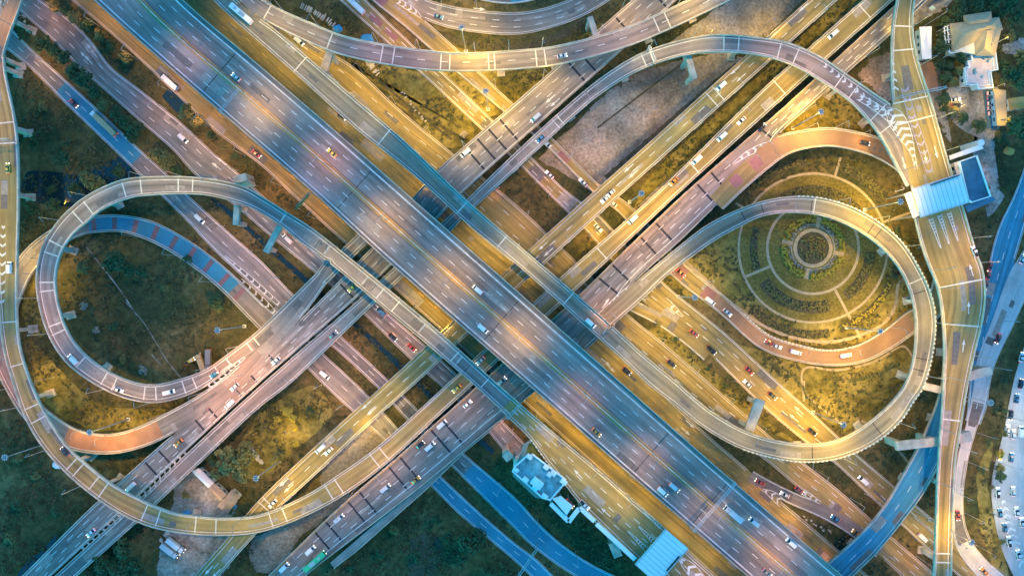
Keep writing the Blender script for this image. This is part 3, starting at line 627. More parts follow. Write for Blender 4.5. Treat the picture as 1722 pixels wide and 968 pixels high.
# toll lane splitters on both sides of each canopy
for key, a, b in (('R5', (1565, 368), (1582, 417)), ('R5', (1580, 362), (1596, 410)), ('R5', (1596, 358), (1611, 405)), ('R1t', (1098, 908), (1074, 884)), ('R1t', (1084, 920), (1056, 892)), ('R1t', (1112, 886), (1084, 860))):
    chevrons(key, [(*a, 3.6), ((a[0] * .6 + b[0] * .4), (a[1] * .6 + b[1] * .4), 2.2), (*b, .6)], 1.4, 1, .25)
arrows('R5', [(1520, 274, 1), (1574, 255, 1), (1634, 455, -1), (1629, 518, -1), (1620, 582, -1), (1556, 262, 1)])
arrows('D2', [(914, 413, -1), (923, 423, -1), (1058, 282, -1), (1066, 292, -1), (617, 680, -1), (626, 690, -1), (478, 810, -1), (486, 820, -1), (352, 957, -1), (364, 963, -1), (1237, 118, -1), (1247, 130, -1), (1352, 12, -1), (930, 207, -1)])
arrows('D1', [(926, 166, -1), (934, 172, -1), (545, 475, -1)])
arrows('FR', [(1018, 608, 1), (1026, 618, 1), (1160, 712, 1), (1152, 724, 1)])
arrows('R1t', [(973, 797, -1), (1019, 861, -1)])
arrows('G5', [(142, 95, -1), (150, 102, -1), (158, 90, -1), (152, 82, -1), (365, 280, -1), (374, 272, -1)])
arrows('G3', [(1344, 690, -1), (1336, 703, -1), (1092, 484, -1)])
arrows('D4', [(1018, 510, 1)])
arrows('G9', [(805, 15, 1)])
# main expressway median barrier
r = ROADS['M']; mb = MB(); prev = None
for i in range(r.n):
    a, b = off(r, i, f=.509), off(r, i, f=.525); z = r.z[i]; cur = [(*a, z), (*a, z + .85), (*b, z + .85), (*b, z)]
    if prev:
        for x in range(3): mb.quad(prev[x + 1], cur[x + 1], cur[x], prev[x])
    prev = cur
mb.build('median_barrier', M['concrete'], r.root)
# thin barrier between collector lanes and the upper northeast viaduct is its parapet; bridge wing along the lower one
r = ROADS['D4']; mb = MB(); zz = 7.6
wing = [W(*p, zz) for p in ((853, 700), (781, 759), (721, 818), (600, 925), (562, 954), (555, 946), (640, 872), (722, 808), (822, 724))]
mb.prism([(p.x, p.y) for p in wing], zz - .8, zz)
mb.build('bridge_wing', M['girder'], r.root)
mb = MB()
for a, b in zip(wing[:4], wing[1:5]):
    c = (a + b) / 2; v = b - a; mb.box((c.x, c.y, zz + .4), (v.length, .3, .8), math.atan2(v.y, v.x))
mb.build('wing_parapet', M['concrete'], r.root)
# piers
def pier(r, i):
    p = r.C[i]; z = r.z[i] - 1.88; a = math.atan2(r.T[i][1], r.T[i][0]); m = MB(); w = r.hw[i] * 2
    m.box((p[0], p[1], z / 2), (1.7, min(3.2, w * .3), z - .02), a)
    m.box((p[0], p[1], .3), (3.6, 4.6, .6), a)
    ca, sa = -math.sin(a), math.cos(a); h = min(2.2, z * .35)
    def q(u, v, zz_): return (p[0] + math.cos(a) * u + ca * v, p[1] + math.sin(a) * u + sa * v, zz_)
    b0, b1 = w * .15, w * .42
    m.frustum([q(-.95, -b0, z - h), q(.95, -b0, z - h), q(.95, b0, z - h), q(-.95, b0, z - h)], [q(-.95, -b1, z), q(.95, -b1, z), q(.95, b1, z), q(-.95, b1, z)])
    m.build('pier', M['concrete'], r.root)
for k, r in ROADS.items():
    if not r.elev: continue
    s = 9.
    while s < r.s[-1] - 4:
        for ds in (0, 5, -5, 9, -9):
            i = min(r.n - 1, int(np.searchsorted(r.s, max(0, s + ds))))
            if r.z[i] < 4 or abs(r.C[i][0]) > 320 or abs(r.C[i][1]) > 220: continue
            bad = False
            for k2, r2 in ROADS.items():
                if k2 == k: continue
                d2 = (r2.C[:, 0] - r.C[i][0]) ** 2 + (r2.C[:, 1] - r.C[i][1]) ** 2; j = int(np.argmin(d2))
                if d2[j] ** .5 < r2.hw[j] + 1.6 and r2.z[j] < r.z[i] - .5: bad = True
            if not bad: pier(r, i); break
        s += 31
# ------------------------------------------------------------------ ground, dirt, canals
def flat(name, pts, z, mat, smooth=True, kind='structure', wobble=0.):
    p = np.array(pts, float)
    if smooth:
        q = catmull(np.vstack([p, p[:1]]), 6)[:-1]
    else: q = p
    if wobble:
        q, _ln = resample(np.vstack([q, q[:1]]), max(30, int(len(q) * 3))); q = q[:-1]; th = np.linspace(0, 2 * np.pi, len(q), endpoint=False); ww = np.zeros(len(q))
        for fr in (5, 9, 14, 23, 37, 61): ww += np.sin(th * fr + np.random.uniform(0, 6.28)) * wobble * 5 / fr ** .6
        c0 = q.mean(0); dd = (q - c0) / np.linalg.norm(q - c0, axis=1)[:, None]; q = q + dd * ww[:, None] + np.random.normal(0, .3, q.shape)
    w = [W(a, b, z) for a, b in q]; w = [(v.x, v.y) for v in w]
    ar = sum(w[i][0] * w[(i + 1) % len(w)][1] - w[(i + 1) % len(w)][0] * w[i][1] for i in range(len(w)))
    if ar < 0: w = w[::-1]
    mb = MB(); mb.poly([(x, y, z) for x, y in w]); o = mb.build(name, M[mat]); tag(o, kind=kind); return o
mb = MB(); mb.quad((-1500, -1500, 0), (1500, -1500, 0), (1500, 1500, 0), (-1500, 1500, 0)); tag(mb.build('ground', M['ground']), kind='structure')
DIRT = [
 ('dirt', [(905, 268), (960, 215), (1010, 165), (1080, 122), (1170, 96), (1250, 100), (1215, 145), (1130, 215), (1040, 295), (1000, 325), (960, 300)]),
 ('dirt', [(1120, 75), (1220, 5), (1260, -30), (1370, -30), (1330, 20), (1250, 88), (1160, 88)]),
 ('dirt', [(1440, 125), (1475, 95), (1497, 90), (1499, 172), (1478, 160)]),
 ('scrub', [(1300, 240), (1370, 160), (1420, 150), (1470, 215), (1480, 245), (1390, 222)]),
 ('scrub', [(520, 60), (560, 95), (620, 110), (700, 120), (800, 222), (760, 250), (690, 195), (600, 112)]),
 ('scrub', [(700, 110), (760, 110), (860, 108), (860, 165), (820, 195), (740, 140)]),
 ('dirt', [(535, 800), (590, 735), (640, 700), (660, 740), (600, 800), (560, 835)]),
 ('yard', [(296, 815), (330, 790), (360, 820), (395, 852), (385, 880), (290, 865)]),
 ('yard', [(268, 925), (290, 890), (330, 885), (400, 888), (372, 968), (330, 1000), (270, 1000)]),
 ('yard', [(1592, 145), (1650, 148), (1655, 215), (1640, 240), (1640, 300), (1690, 330), (1660, 360), (1660, 250), (1598, 200)]),
 ('dirt', [(1545, 105), (1578, 105), (1582, 150), (1600, 240), (1575, 200)]),
 ('yard', [(1500, 20), (1560, 0), (1600, -20), (1620, -20), (1580, 20), (1540, 40), (1520, 60)]),
 ('yard', [(1686, 75), (1760, 60), (1760, 80), (1690, 90)]),
 ('yard', [(1654, 150), (1680, 150), (1682, 215), (1672, 225), (1680, 330), (1650, 290), (1645, 220)]),
 ('scrub', [(1100, 470), (1160, 430), (1240, 360), (1400, 330), (1530, 420), (1550, 560), (1480, 570), (1380, 580), (1290, 570), (1200, 520)]),
 ('scrub', [(1180, 560), (1300, 595), (1400, 620), (1540, 590), (1530, 660), (1440, 740), (1400, 715), (1300, 640), (1240, 600)]),
 ('dirt', [(420, 905), (480, 880), (560, 840), (600, 830), (560, 862), (500, 910), (470, 960), (430, 960)]),
 ('scrub', [(1040, 560), (1090, 560), (1200, 640), (1290, 740), (1260, 730), (1150, 640)]),
 ('scrub', [(890, 690), (960, 730), (1110, 860), (1220, 968), (1180, 968), (1060, 870), (950, 770)]),
 ('dirt', [(1060, 360), (1130, 290), (1240, 200), (1310, 160), (1250, 225), (1150, 310), (1085, 372)]),
 ('scrub', [(740, 70), (800, 88), (870, 92), (960, 70), (1010, 40), (960, 110), (900, 150), (860, 170), (800, 120)]),
 ('scrub', [(1090, 555), (1110, 550), (1180, 605), (1280, 700), (1340, 745), (1250, 700), (1150, 625)]),
 ('scrub', [(1060, 360), (1100, 320), (1300, 160), (1420, 50), (1450, 0), (1430, -20), (1380, 30), (1220, 180), (1090, 300)]),
 ('scrub', [(45, 560), (100, 620), (170, 680), (280, 690), (250, 712), (160, 722), (90, 690), (60, 640)]),
 ('scrub', [(40, 470), (62, 450), (70, 500), (80, 560), (50, 560), (38, 520)]),
 ('scrub', [(430, 700), (520, 650), (560, 690), (490, 760), (420, 810), (400, 760)]),
 ('scrub', [(1640, 800), (1670, 740), (1662, 820), (1680, 900), (1700, 990), (1660, 930)]),
]
for i, (m_, p) in enumerate(DIRT): flat({'dirt': 'dirt_ground', 'scrub': 'yellow_lit_ground', 'yard': 'yard_ground'}[m_], p, .015 + i * .0018, m_, wobble=.9)  # scrub patches carry the lamp-yellow tone of lit ground in their colour
def channel(pts, w, z, mat, name):
    c = catmull(pts); c, _ = resample(c, max(8, int(len(c) * 2))); t = np.gradient(c, axis=0); t /= np.linalg.norm(t, axis=1)[:, None]; n_ = np.stack([t[:, 1], -t[:, 0]], 1)
    ww = w * (1 + np.random.uniform(-.18, .18, len(c)))[:, None] / 2
    a, b = c + n_ * ww, c - n_ * ww; mb = MB()
    for i in range(len(c) - 1): mb.quad(W(*a[i], z), W(*b[i], z), W(*b[i + 1], z), W(*a[i + 1], z))
    return tag(mb.build(name, M[mat]), kind='structure')
channel([(355, 335), (395, 365), (440, 405), (515, 472), (560, 512), (600, 547), (690, 632), (760, 700), (830, 760)], 9, .075, 'water', 'canal_water')
channel([(868, 245), (885, 262), (925, 305), (960, 345), (1000, 385), (1040, 430)], 7, .075, 'water', 'canal_water')
channel([(1005, 215), (1090, 150), (1160, 98)], 3, .076, 'soil', 'drain_channel')
channel([(1020, 300), (1100, 230), (1180, 160), (1240, 110)], 11, .074, 'soil', 'drain_channel')
channel([(600, 105), (690, 180), (760, 235)], 4, .074, 'soil', 'drain_channel')
channel([(460, 20), (530, 60), (600, 120), (660, 165), (790, 240)], 6, .073, 'ground', 'drain_channel')
channel([(735, 58), (790, 74), (868, 80), (915, 70), (960, 50), (985, 30)], 12, .073, 'soil', 'drain_channel')
flat('pond_water', [(80, 288), (140, 292), (215, 262), (240, 300), (215, 325), (150, 345), (90, 345), (40, 330), (45, 290)], .07, 'water')
flat('pond_water', [(272, 162), (284, 150), (304, 156), (320, 178), (345, 200), (325, 205), (298, 190)], .071, 'water')
flat('pond_water', [(690, 905), (720, 895), (745, 915), (740, 945), (715, 990), (690, 985)], .072, 'soil')
flat('pond_water', [(70, 925), (95, 900), (75, 950), (35, 985), (20, 990), (40, 950)], .072, 'water')
flat('canal_water', [(1404, 905), (1425, 902), (1420, 925), (1405, 925)], .072, 'water')
# paths in the loops and the verge strips
for pts, w in (([(212, 508), (240, 540), (262, 575), (280, 605), (303, 634)], 1.3), ([(255, 596), (270, 612)], 1.8), ([(145, 415), (165, 440), (200, 485), (230, 530)], 2)):
    channel(pts, w, .08, 'yard', 'footpath')
channel([(1154, 440), (1225, 505), (1285, 548), (1345, 570), (1400, 574), (1450, 562), (1490, 540), (1507, 510), (1510, 480), (1520, 468)], 5, .4, 'path', 'footpath')
channel([(1352, 675), (1352, 620), (1408, 622), (1470, 608), (1520, 582), (1535, 600)], 3.4, .082, 'path', 'footpath')
channel([(1352, 640), (1356, 662), (1422, 716)], 3.4, .083, 'path', 'footpath')
channel([(1480, 845), (1540, 790), (1600, 760)], 5, .082, 'path', 'footpath')
channel([(1440, 700), (1500, 745), (1545, 800)], 4, .084, 'path', 'footpath')
# ------------------------------------------------------------------ circular garden
GC = W(1367, 417, 0); K = .28
def ring(name, r0, r1, a0, a1, z, mat, kind='structure', h=0):
    n = max(6, int((a1 - a0) / 4)); mb = MB()
    for k in range(n):
        q = []
        for a, rr in ((a0 + (a1 - a0) * k / n, r1), (a0 + (a1 - a0) * (k + 1) / n, r1), (a0 + (a1 - a0) * (k + 1) / n, r0), (a0 + (a1 - a0) * k / n, r0)):
            q.append((GC.x + math.cos(R(a)) * rr * K, GC.y + math.sin(R(a)) * rr * K))
        if h: mb.prism(q, z, z + h)
        else: mb.quad(*[(x, y, z) for x, y in q])
    o = mb.build(name, M[mat]); tag(o, kind=kind); return o
ring('garden_lawn', 0.01, 128, 0, 360, .09, 'lawn')
ring('garden_path', 74.5, 79, 0, 360, .11, 'path'); ring('garden_path', 123, 127, 0, 360, .11, 'path')
ring('garden_path', 27, 33, 0, 360, .11, 'path'); ring('planting_soil', .01, 27, 0, 360, .105, 'soil')
ring('gravel_ring', 35.5, 37, 0, 360, .105, 'yard')
for a in (78, 168, 258, 348):
    ring('garden_path', 35, 53, a - 5, a + 5, .113, 'path')
for a, r0, r1 in ((203, 79, 123), (298, 79, 172), (20, 127, 175), (73, 127, 160), (150, 127, 150)):
    c, s_ = math.cos(R(a)), math.sin(R(a)); mb = MB(); m0 = (r0 + r1) / 2
    mb.box((GC.x + c * m0 * K, GC.y + s_ * m0 * K, .1), ((r1 - r0) * K, 1.2, .034), R(a)); tag(mb.build('garden_path', M['path']), kind='structure')
def leaf_cloud(mb, c, rad, n, size, squash=.8):
    for _ in range(n):
        d = Vector((random.gauss(0, 1), random.gauss(0, 1), random.gauss(0, 1))); d.normalize(); rr = rad * random.uniform(.55, 1.05)
        p = Vector(c) + Vector((d.x * rr, d.y * rr, d.z * rr * squash))
        nrm = (d * .6 + Vector((random.gauss(0, .4), random.gauss(0, .4), abs(random.gauss(.9, .4))))).normalized()
        u = nrm.orthogonal().normalized(); u.rotate(Matrix.Rotation(random.uniform(0, 6.28), 3, nrm)); v = nrm.cross(u); s = size * random.uniform(.6, 1.3)
        mb.quad(p - u * s - v * s * .6, p + u * s - v * s * .6, p + u * s * .7 + v * s * .6, p - u * s * .7 + v * s * .6)
def hedge(r0, r1, a0, a1, h, mat, label, dens=1., group='planted beds of the circular garden', name='hedge'):
    mb = MB(); arc = R(a1 - a0) * (r0 + r1) / 2 * K; w = (r1 - r0) * K; n = int(arc * w * 2.4 * dens)
    for _ in range(n):
        a = R(random.uniform(a0, a1)); rr = random.uniform(r0, r1) * K * (1 + random.uniform(-.006, .006))
        leaf_cloud(mb, (GC.x + math.cos(a) * rr, GC.y + math.sin(a) * rr, .14 + h * random.uniform(.4, .9)), .4, 7, .3, .5)
    o = mb.build(name, M[mat]); tag(o, label, 'hedge', group)
for a0, a1, w_ in ((83, 163, 'upper left'), (173, 253, 'lower left'), (263, 343, 'lower right'), (-7, 73, 'upper right')):
    hedge(44, 54, a0, a1, 1.0, 'leafY', f'yellow-green hedge arc on the {w_} of the garden centre')
for a0, a1, w_ in ((83, 163, 'upper left'), (173, 253, 'lower left'), (263, 343, 'lower right'), (-7, 73, 'upper right')):
    hedge(37, 42, a0, a1, .5, 'leafG', f'grey-green low planting arc on the {w_} inside the yellow hedge', .5)
    hedge(4, 26, a0 + 4, a1 - 4, .7, 'leafB', f'olive flower bed wedge on the {w_} of the garden centre', .5, name='flower_bed')
for i, (r0, r1, a0, a1, m_, w_) in enumerate(((96, 104, 160, 200, 'leafB', 'left'), (92, 108, 215, 285, 'leafB', 'lower left'), (90, 104, 305, 355, 'leafB', 'lower right'), (88, 104, 40, 130, 'leafB', 'top'),
        (140, 150, 225, 280, 'leafB', 'outer bottom'), (138, 146, 290, 335, 'leafY', 'outer lower right'), (140, 150, 95, 140, 'leafB', 'outer upper left'), (138, 152, 35, 68, 'leafB', 'outer upper right'), (140, 150, -20, 15, 'leafA', 'outer right'))):
    hedge(r0, r1, a0, a1, .9, m_, f'curved planting strip at the {w_} of the circular garden', .55)
    ring('planting_soil', r0 - 2, r1 + 2, a0 - 1, a1 + 1, .118, 'soil')
for pts, lab in (([(1300, 610), (1335, 632), (1380, 700)], 'wavy shrub row beside the slip of yellow lit grass below the loop'), ([(1405, 625), (1412, 680), (1440, 695), (1478, 690), (1500, 665)], 'curly shrub row round the yellow lit lawn under the loop'), ([(1430, 640), (1470, 630), (1510, 610)], 'short shrub row near the outer loop parapet')):
    mb = MB(); c, _ = resample(catmull(pts), 60)
    for p in c:
        w = W(p[0], p[1], .6); leaf_cloud(mb, w + Vector((random.gauss(0, .4), random.gauss(0, .4), 0)), .8, 9, .35)
    tag(mb.build('shrub_row', M['leafB']), lab, 'shrubs', 'shrub rows below the garden loop')
# ------------------------------------------------------------------ trees
def crown_mesh(kind, seed):
    random.seed(seed); mb = MB()
    if kind == 'palm':
        for k in range(15):
            a = k * 2.399 + random.uniform(-.2, .2); d = Vector((math.cos(a), math.sin(a), 0)); n_ = Vector((-d.y, d.x, 0)); L = random.uniform(.8, 1.05); el = random.uniform(.0, .5)
            pr = None
            for q in range(8):
                t = q / 7; p = d * (L * t) + Vector((0, 0, .95 + el * t - (1.0 + el) * t * t * .75)); w = .17 * math.sin(math.pi * min(1, t * .9 + .12))
                if pr:
                    for sg in (-1, 1):
                        a_, b_ = pr[0], p; mb.quad(a_, a_ + n_ * sg * pr[1] - d * .02 - Vector((0, 0, .04)), b_ + n_ * sg * w * .5 + d * .06 - Vector((0, 0, .05)), b_)
                pr = (p, w)
    else:
        nc = 34 if kind == 'broad' else 18
        for k in range(nc):
            d = Vector((random.gauss(0, 1), random.gauss(0, 1), random.gauss(.2, .8))).normalized(); rr = random.uniform(.15, .78)
            c = Vector((d.x * rr, d.y * rr, .95 + d.z * rr * .55)); leaf_cloud(mb, c, random.uniform(.14, .3), 34, .075, .8)
    me = mb.mesh('crown', M['leafA']); return me
def trunk_mesh(seed):
    random.seed(seed); mb = MB(); mb.tube((0, 0, 0), (.02, .01, .55), .055, .04, 7)
    for k in range(6):
        a = k * 1.05 + random.uniform(-.3, .3); mb.tube((.02, .01, random.uniform(.4, .55)), (math.cos(a) * .5, math.sin(a) * .5, random.uniform(.75, 1.05)), .026, .008, 5)
    return mb.mesh('trunk', M['bark'])
PAL = MB(); PAL.tube((0, 0, 0), (.03, .02, .5), .05, .035, 7); PAL.tube((.03, .02, .5), (0, 0, .97), .035, .03, 7); PALT = PAL.mesh('trunk', M['bark'])
CR = {}
for kd in ('broad', 'bush', 'palm'):
    for mk in ('leafA', 'leafB', 'leafY', 'leafG'):
        for v in range(3):
            me = crown_mesh(kd, 11 + v) if mk == 'leafA' else CR[(kd, 'leafA', v)].copy()
            me.materials[0] = M[mk]; CR[(kd, mk, v)] = me
TR = [trunk_mesh(s) for s in (1, 2, 3)]; random.seed(5)
COLW = {'leafA': 'dark green', 'leafB': 'olive', 'leafY': 'yellow-green', 'leafG': 'grey-green'}
def tree(px, py, rpx, kind='broad', mat='leafA', where=''):
    p = W(px, py, 3); rad = rpx * S; v = random.randrange(3)
    nm = {'broad': 'broadleaf_tree', 'bush': 'bush', 'palm': 'palm_tree'}[kind]
    t = thing(nm, f"{COLW[mat]} {nm.replace('_', ' ')} {where}", 'tree' if kind != 'bush' else 'bush', (p.x, p.y, 0), random.uniform(0, 6.28), 'trees and bushes among the roads')
    sz = rad * (1.5 if kind == 'broad' else .9 if kind == 'bush' else 1.2)
    c = link('crown', CR[(kind, mat, v)], t); c.scale = (rad * 1.12, rad * 1.12 * random.uniform(.85, 1.1), sz)
    k = link('trunk', PALT if kind == 'palm' else TR[v], t); k.scale = (rad, rad, sz)
    return t
TREES = {
 'in the upper left tree strip': [(38, 40, 12), (45, 62, 11), (80, 80, 17), (96, 88, 14), (112, 100, 13), (130, 122, 16), (150, 137, 18), (164, 155, 14), (178, 178, 12, 'broad', 'leafB'), (200, 192, 13), (216, 207, 15), (232, 218, 14), (225, 232, 12), (270, 262, 15, 'broad', 'leafB'), (286, 272, 17, 'broad', 'leafB'), (300, 285, 12)],
 'on the mauve road verge': [(95, 12, 12, 'broad', 'leafB'), (118, 22, 12), (132, 34, 14, 'broad', 'leafB'), (150, 45, 13), (170, 62, 12, 'broad', 'leafB'), (190, 80, 12), (215, 98, 12, 'broad', 'leafB'), (318, 192, 15, 'broad', 'leafB'), (336, 206, 13, 'broad', 'leafB'), (356, 228, 10), (376, 246, 10, 'bush', 'leafB'), (395, 262, 9, 'bush')],
 'near the dark left pond': [(155, 303, 16, 'broad', 'leafB'), (170, 312, 15, 'broad', 'leafB'), (128, 318, 12), (85, 318, 10, 'bush'), (60, 230, 12, 'bush'), (110, 240, 12, 'bush'), (205, 290, 12), (70, 180, 10, 'bush', 'leafB'), (95, 345, 14), (60, 350, 13), (112, 270, 16)],
 'inside the left loop': [(204, 438, 21), (193, 448, 13), (222, 452, 15), (242, 455, 13), (140, 449, 14, 'palm'), (369, 510, 14), (366, 520, 9, 'bush', 'leafB'), (190, 548, 14, 'bush'), (139, 514, 9, 'bush', 'leafG'), (239, 622, 10, 'bush', 'leafG'), (205, 605, 9, 'bush', 'leafB'), (160, 555, 8, 'bush', 'leafG'), (315, 435, 10, 'bush'), (275, 485, 8, 'bush', 'leafB')],
 'beside the lower left shed': [(396, 768, 25, 'broad', 'leafB'), (420, 758, 20, 'broad', 'leafB'), (376, 788, 17, 'broad', 'leafB'), (412, 790, 19, 'broad', 'leafB'), (362, 772, 13), (310, 832, 9, 'bush', 'leafB'), (385, 860, 8, 'bush')],
 'by the bottom left corner': [(215, 914, 19), (180, 940, 18), (206, 952, 16), (232, 942, 14), (160, 958, 14), (240, 962, 12), (140, 950, 10, 'bush'), (30, 850, 12, 'bush'), (60, 800, 10, 'bush', 'leafB'), (95, 860, 12, 'bush'), (125, 880, 13), (30, 770, 12, 'bush', 'leafB'), (15, 905, 12, 'bush', 'leafB')],
 'left of the narrow viaduct': [(466, 705, 9, 'bush', 'leafY'), (483, 692, 12, 'bush', 'leafY'), (492, 704, 9, 'bush', 'leafY'), (497, 722, 7, 'bush', 'leafY'), (497, 746, 8, 'bush', 'leafY'), (467, 768, 12, 'broad', 'leafB'), (440, 720, 9, 'bush', 'leafB'), (520, 690, 9, 'bush')],
 'on the bottom centre grass': [(735, 871, 11), (790, 908, 21), (806, 896, 16), (664, 892, 11, 'bush', 'leafB'), (755, 902, 12), (822, 958, 15), (640, 930, 12, 'bush'), (700, 935, 13, 'bush'), (850, 960, 12), (590, 955, 9, 'bush'), (780, 940, 11, 'bush')],
 'around the tan roofed house': [(1578, 82, 14), (1584, 62, 11), (1577, 110, 11), (1600, 108, 11, 'palm'), (1616, 116, 12, 'palm', 'leafB'), (1592, 128, 13, 'palm'), (1612, 98, 12), (1606, 136, 11, 'palm', 'leafB'), (1590, 165, 13, 'palm'), (1606, 186, 11, 'palm', 'leafB'), (1622, 198, 12, 'palm'), (1640, 213, 14, 'broad', 'leafB'), (1588, 182, 9, 'bush'), (1690, 128, 17), (1704, 140, 14, 'broad', 'leafB'), (1712, 100, 18, 'broad', 'leafB'), (1686, 108, 10), (1700, 34, 14), (1690, 14, 16), (1662, 8, 15), (1634, 12, 15), (1604, 22, 16), (1588, 40, 12), (1700, 60, 12, 'bush', 'leafB'), (1676, 26, 12), (1648, 22, 11)],
 'near the orange roofed shelter': [(1694, 216, 20, 'broad', 'leafB'), (1710, 206, 17, 'broad', 'leafB'), (1716, 226, 14), (1682, 228, 11, 'bush', 'leafB'), (1702, 195, 9, 'bush', 'leafB')],
 'along the car park street': [(1690, 690, 7, 'broad', 'leafA'), (1686, 728, 8, 'broad', 'leafB'), (1682, 762, 8, 'broad', 'leafY'), (1680, 785, 9, 'broad', 'leafB'), (1680, 800, 10), (1672, 820, 6, 'bush', 'leafB'), (1670, 860, 7, 'bush', 'leafB'), (1688, 912, 8, 'bush', 'leafB'), (1654, 790, 8, 'bush'), (1664, 745, 8, 'bush'), (1676, 690, 8, 'bush'), (1690, 640, 9, 'bush')],
 'on the frontage road wedge': [(1108, 546, 7, 'bush', 'leafB'), (1137, 570, 7, 'bush'), (1165, 595, 7, 'bush', 'leafB'), (1192, 620, 7, 'bush'), (1222, 648, 6, 'bush')],
}
from math import atan2
PLACED = []
for wh, lst in TREES.items():
    cnt = {}
    for it in lst:
        kd = it[3] if len(it) > 3 else 'broad'; mk = it[4] if len(it) > 4 else 'leafA'; cnt[(kd, mk)] = cnt.get((kd, mk), 0) + 1
    c2 = {}
    for it in sorted(lst, key=lambda q: q[0] + .01 * q[1]):
        kd = it[3] if len(it) > 3 else 'broad'; mk = it[4] if len(it) > 4 else 'leafA'; c2[(kd, mk)] = c2.get((kd, mk), 0) + 1
        w2 = wh if cnt[(kd, mk)] == 1 else f'{wh}, {ORD[c2[(kd, mk)]]} such from left'
        tree(it[0], it[1], it[2], kd, mk, w2)
# grass tufts and weeds that nobody could count
random.seed(21); mb = MB(); cnt = 0; tries = 0
RS = [r for r in ROADS.values()]
allC = np.vstack([r.C for r in RS if not r.elev or r.z.min() < 3]); allW = np.concatenate([r.hw for r in RS if not r.elev or r.z.min() < 3])
def inpoly(x, y, P):
    c = False
    for (x0, y0), (x1, y1) in zip(P, P[1:] + P[:1]):
        if (y0 > y) != (y1 > y) and x < (x1 - x0) * (y - y0) / (y1 - y0) + x0: c = not c
    return c
while cnt < 15000 and tries < 60000:
    tries += 1
    x, y = random.uniform(-250, 250), random.uniform(-145, 145)
    d = np.hypot(allC[:, 0] - x, allC[:, 1] - y)
    if (d < allW + 1.2).any(): continue
    px, py = x / S + CX, CY - y / S
    if math.hypot(px - 1367, py - 417) < 128 or px > 1688: continue
    if any(inpoly(px, py, P_) for m_, P_ in DIRT if m_ in ('dirt', 'yard')): continue
    if math.sin(px * .045 + 1.3 * math.sin(py * .03)) + math.sin(py * .06 + px * .021) + random.uniform(-1.2, 1.2) < -.2: continue
    s = random.uniform(.25, .75)
    for _ in range(4):
        a = random.uniform(0, 6.28); dx, dy = math.cos(a) * s, math.sin(a) * s; ox, oy = random.gauss(0, s * .7), random.gauss(0, s * .7); h = random.uniform(.3, .9) * s
        mb.quad((x + ox - dx, y + oy - dy, .05), (x + ox + dx, y + oy + dy, .05), (x + ox + dx * .6 - dy * .8, y + oy + dy * .6 + dx * .8, h + .1), (x + ox - dx * .6 - dy * .8, y + oy - dy * .6 + dx * .8, h + .1))
    cnt += 1
tag(mb.build('grass_tufts', M['tuft']), 'rough grass and weeds growing between the roads', 'grass', None, 'stuff')
# ------------------------------------------------------------------ buildings
def px_poly(pts, z): return [(W(a, b, z).x, W(a, b, z).y) for a, b in pts]
def inset(p, d):
    c = np.mean(p, axis=0); return [tuple(c + (np.array(q) - c) * (1 - d)) for q in p]
def parapet_walls(mb, p, z0, z1, th=.35):
    for i in range(len(p)):
        a, b = np.array(p[i]), np.array(p[(i + 1) % len(p)]); m_ = (a + b) / 2; v = b - a; l = np.hypot(*v)
        mb.box((m_[0], m_[1], (z0 + z1) / 2), (l + th * .9, th, z1 - z0 + .001 * i), math.atan2(v[1], v[0]))
def windows(mb, p, z0, z1, every=3.2, w=1.5, h=1.3):
    ar = sum(p[i][0] * p[(i + 1) % len(p)][1] - p[(i + 1) % len(p)][0] * p[i][1] for i in range(len(p)))
    q = p if ar > 0 else p[::-1]
    for i in range(len(q)):
        a, b = np.array(q[i]), np.array(q[(i + 1) % len(q)]); v = b - a; l = np.hypot(*v); v = v / l; out = np.array([v[1], -v[0]])
        for k in range(int(l / every)):
            c = a + v * (every * (k + .5) + (l - every * int(l / every)) / 2) + out * .02
            mb.box((c[0], c[1], (z0 + z1) / 2), (w, .12, h), math.atan2(v[1], v[0]))
# tan hip roofed house
hz = 8.0
body = px_poly([(1601, 50), (1622, 42), (1666, 30), (1682, 55), (1670, 88), (1640, 91), (1604, 86)], 6.5)
t = thing('house', 'large house with a tan hip roof and a white pergola on its left side', 'house', W(1641, 60, 0))
def child(mb, name, mats, root):
    o = mb.build(name, mats, root)
    if o: o.matrix_parent_inverse = Matrix.Translation(-Vector(root.location))
    return o
mb = MB(); mb.prism(body, 0, 6.3); child(mb, 'wall', M['wallcream'], t)
mb = MB(); windows(mb, body, 3.6, 5.2); child(mb, 'window', M['window'], t)
def hip(mb, corners, ridge, z0, z1):
    """corners a,b,c,d (px) and a two point ridge between edges da and bc"""
    a, b, c, d = [W(*p, z0) for p in corners]; r0, r1 = [W(*p, z1) for p in ridge]
    for f in ((a, b, r1, r0), (c, d, r0, r1)): 
        mb.poly(f)
    mb.poly((b, c, r1)); mb.poly((d, a, r0))
    mb.poly([v - Vector((0, 0, .25)) for v in (a, b, c, d)])
mb = MB()
hip(mb, [(1597, 40), (1680, 29), (1687, 50), (1603, 87)], [(1620, 56), (1668, 43)], 6.4, 9.6)
hip(mb, [(1640, 94), (1638, 44), (1685, 46), (1673, 95)], [(1656, 82), (1660, 52)], 6.45, 9.3)
hip(mb, [(1620, 26), (1667, 19), (1670, 46), (1622, 48)], [(1630, 37), (1660, 32)], 6.42, 8.7)
child(mb, 'roof', M['rooftan'], t)
mb = MB()
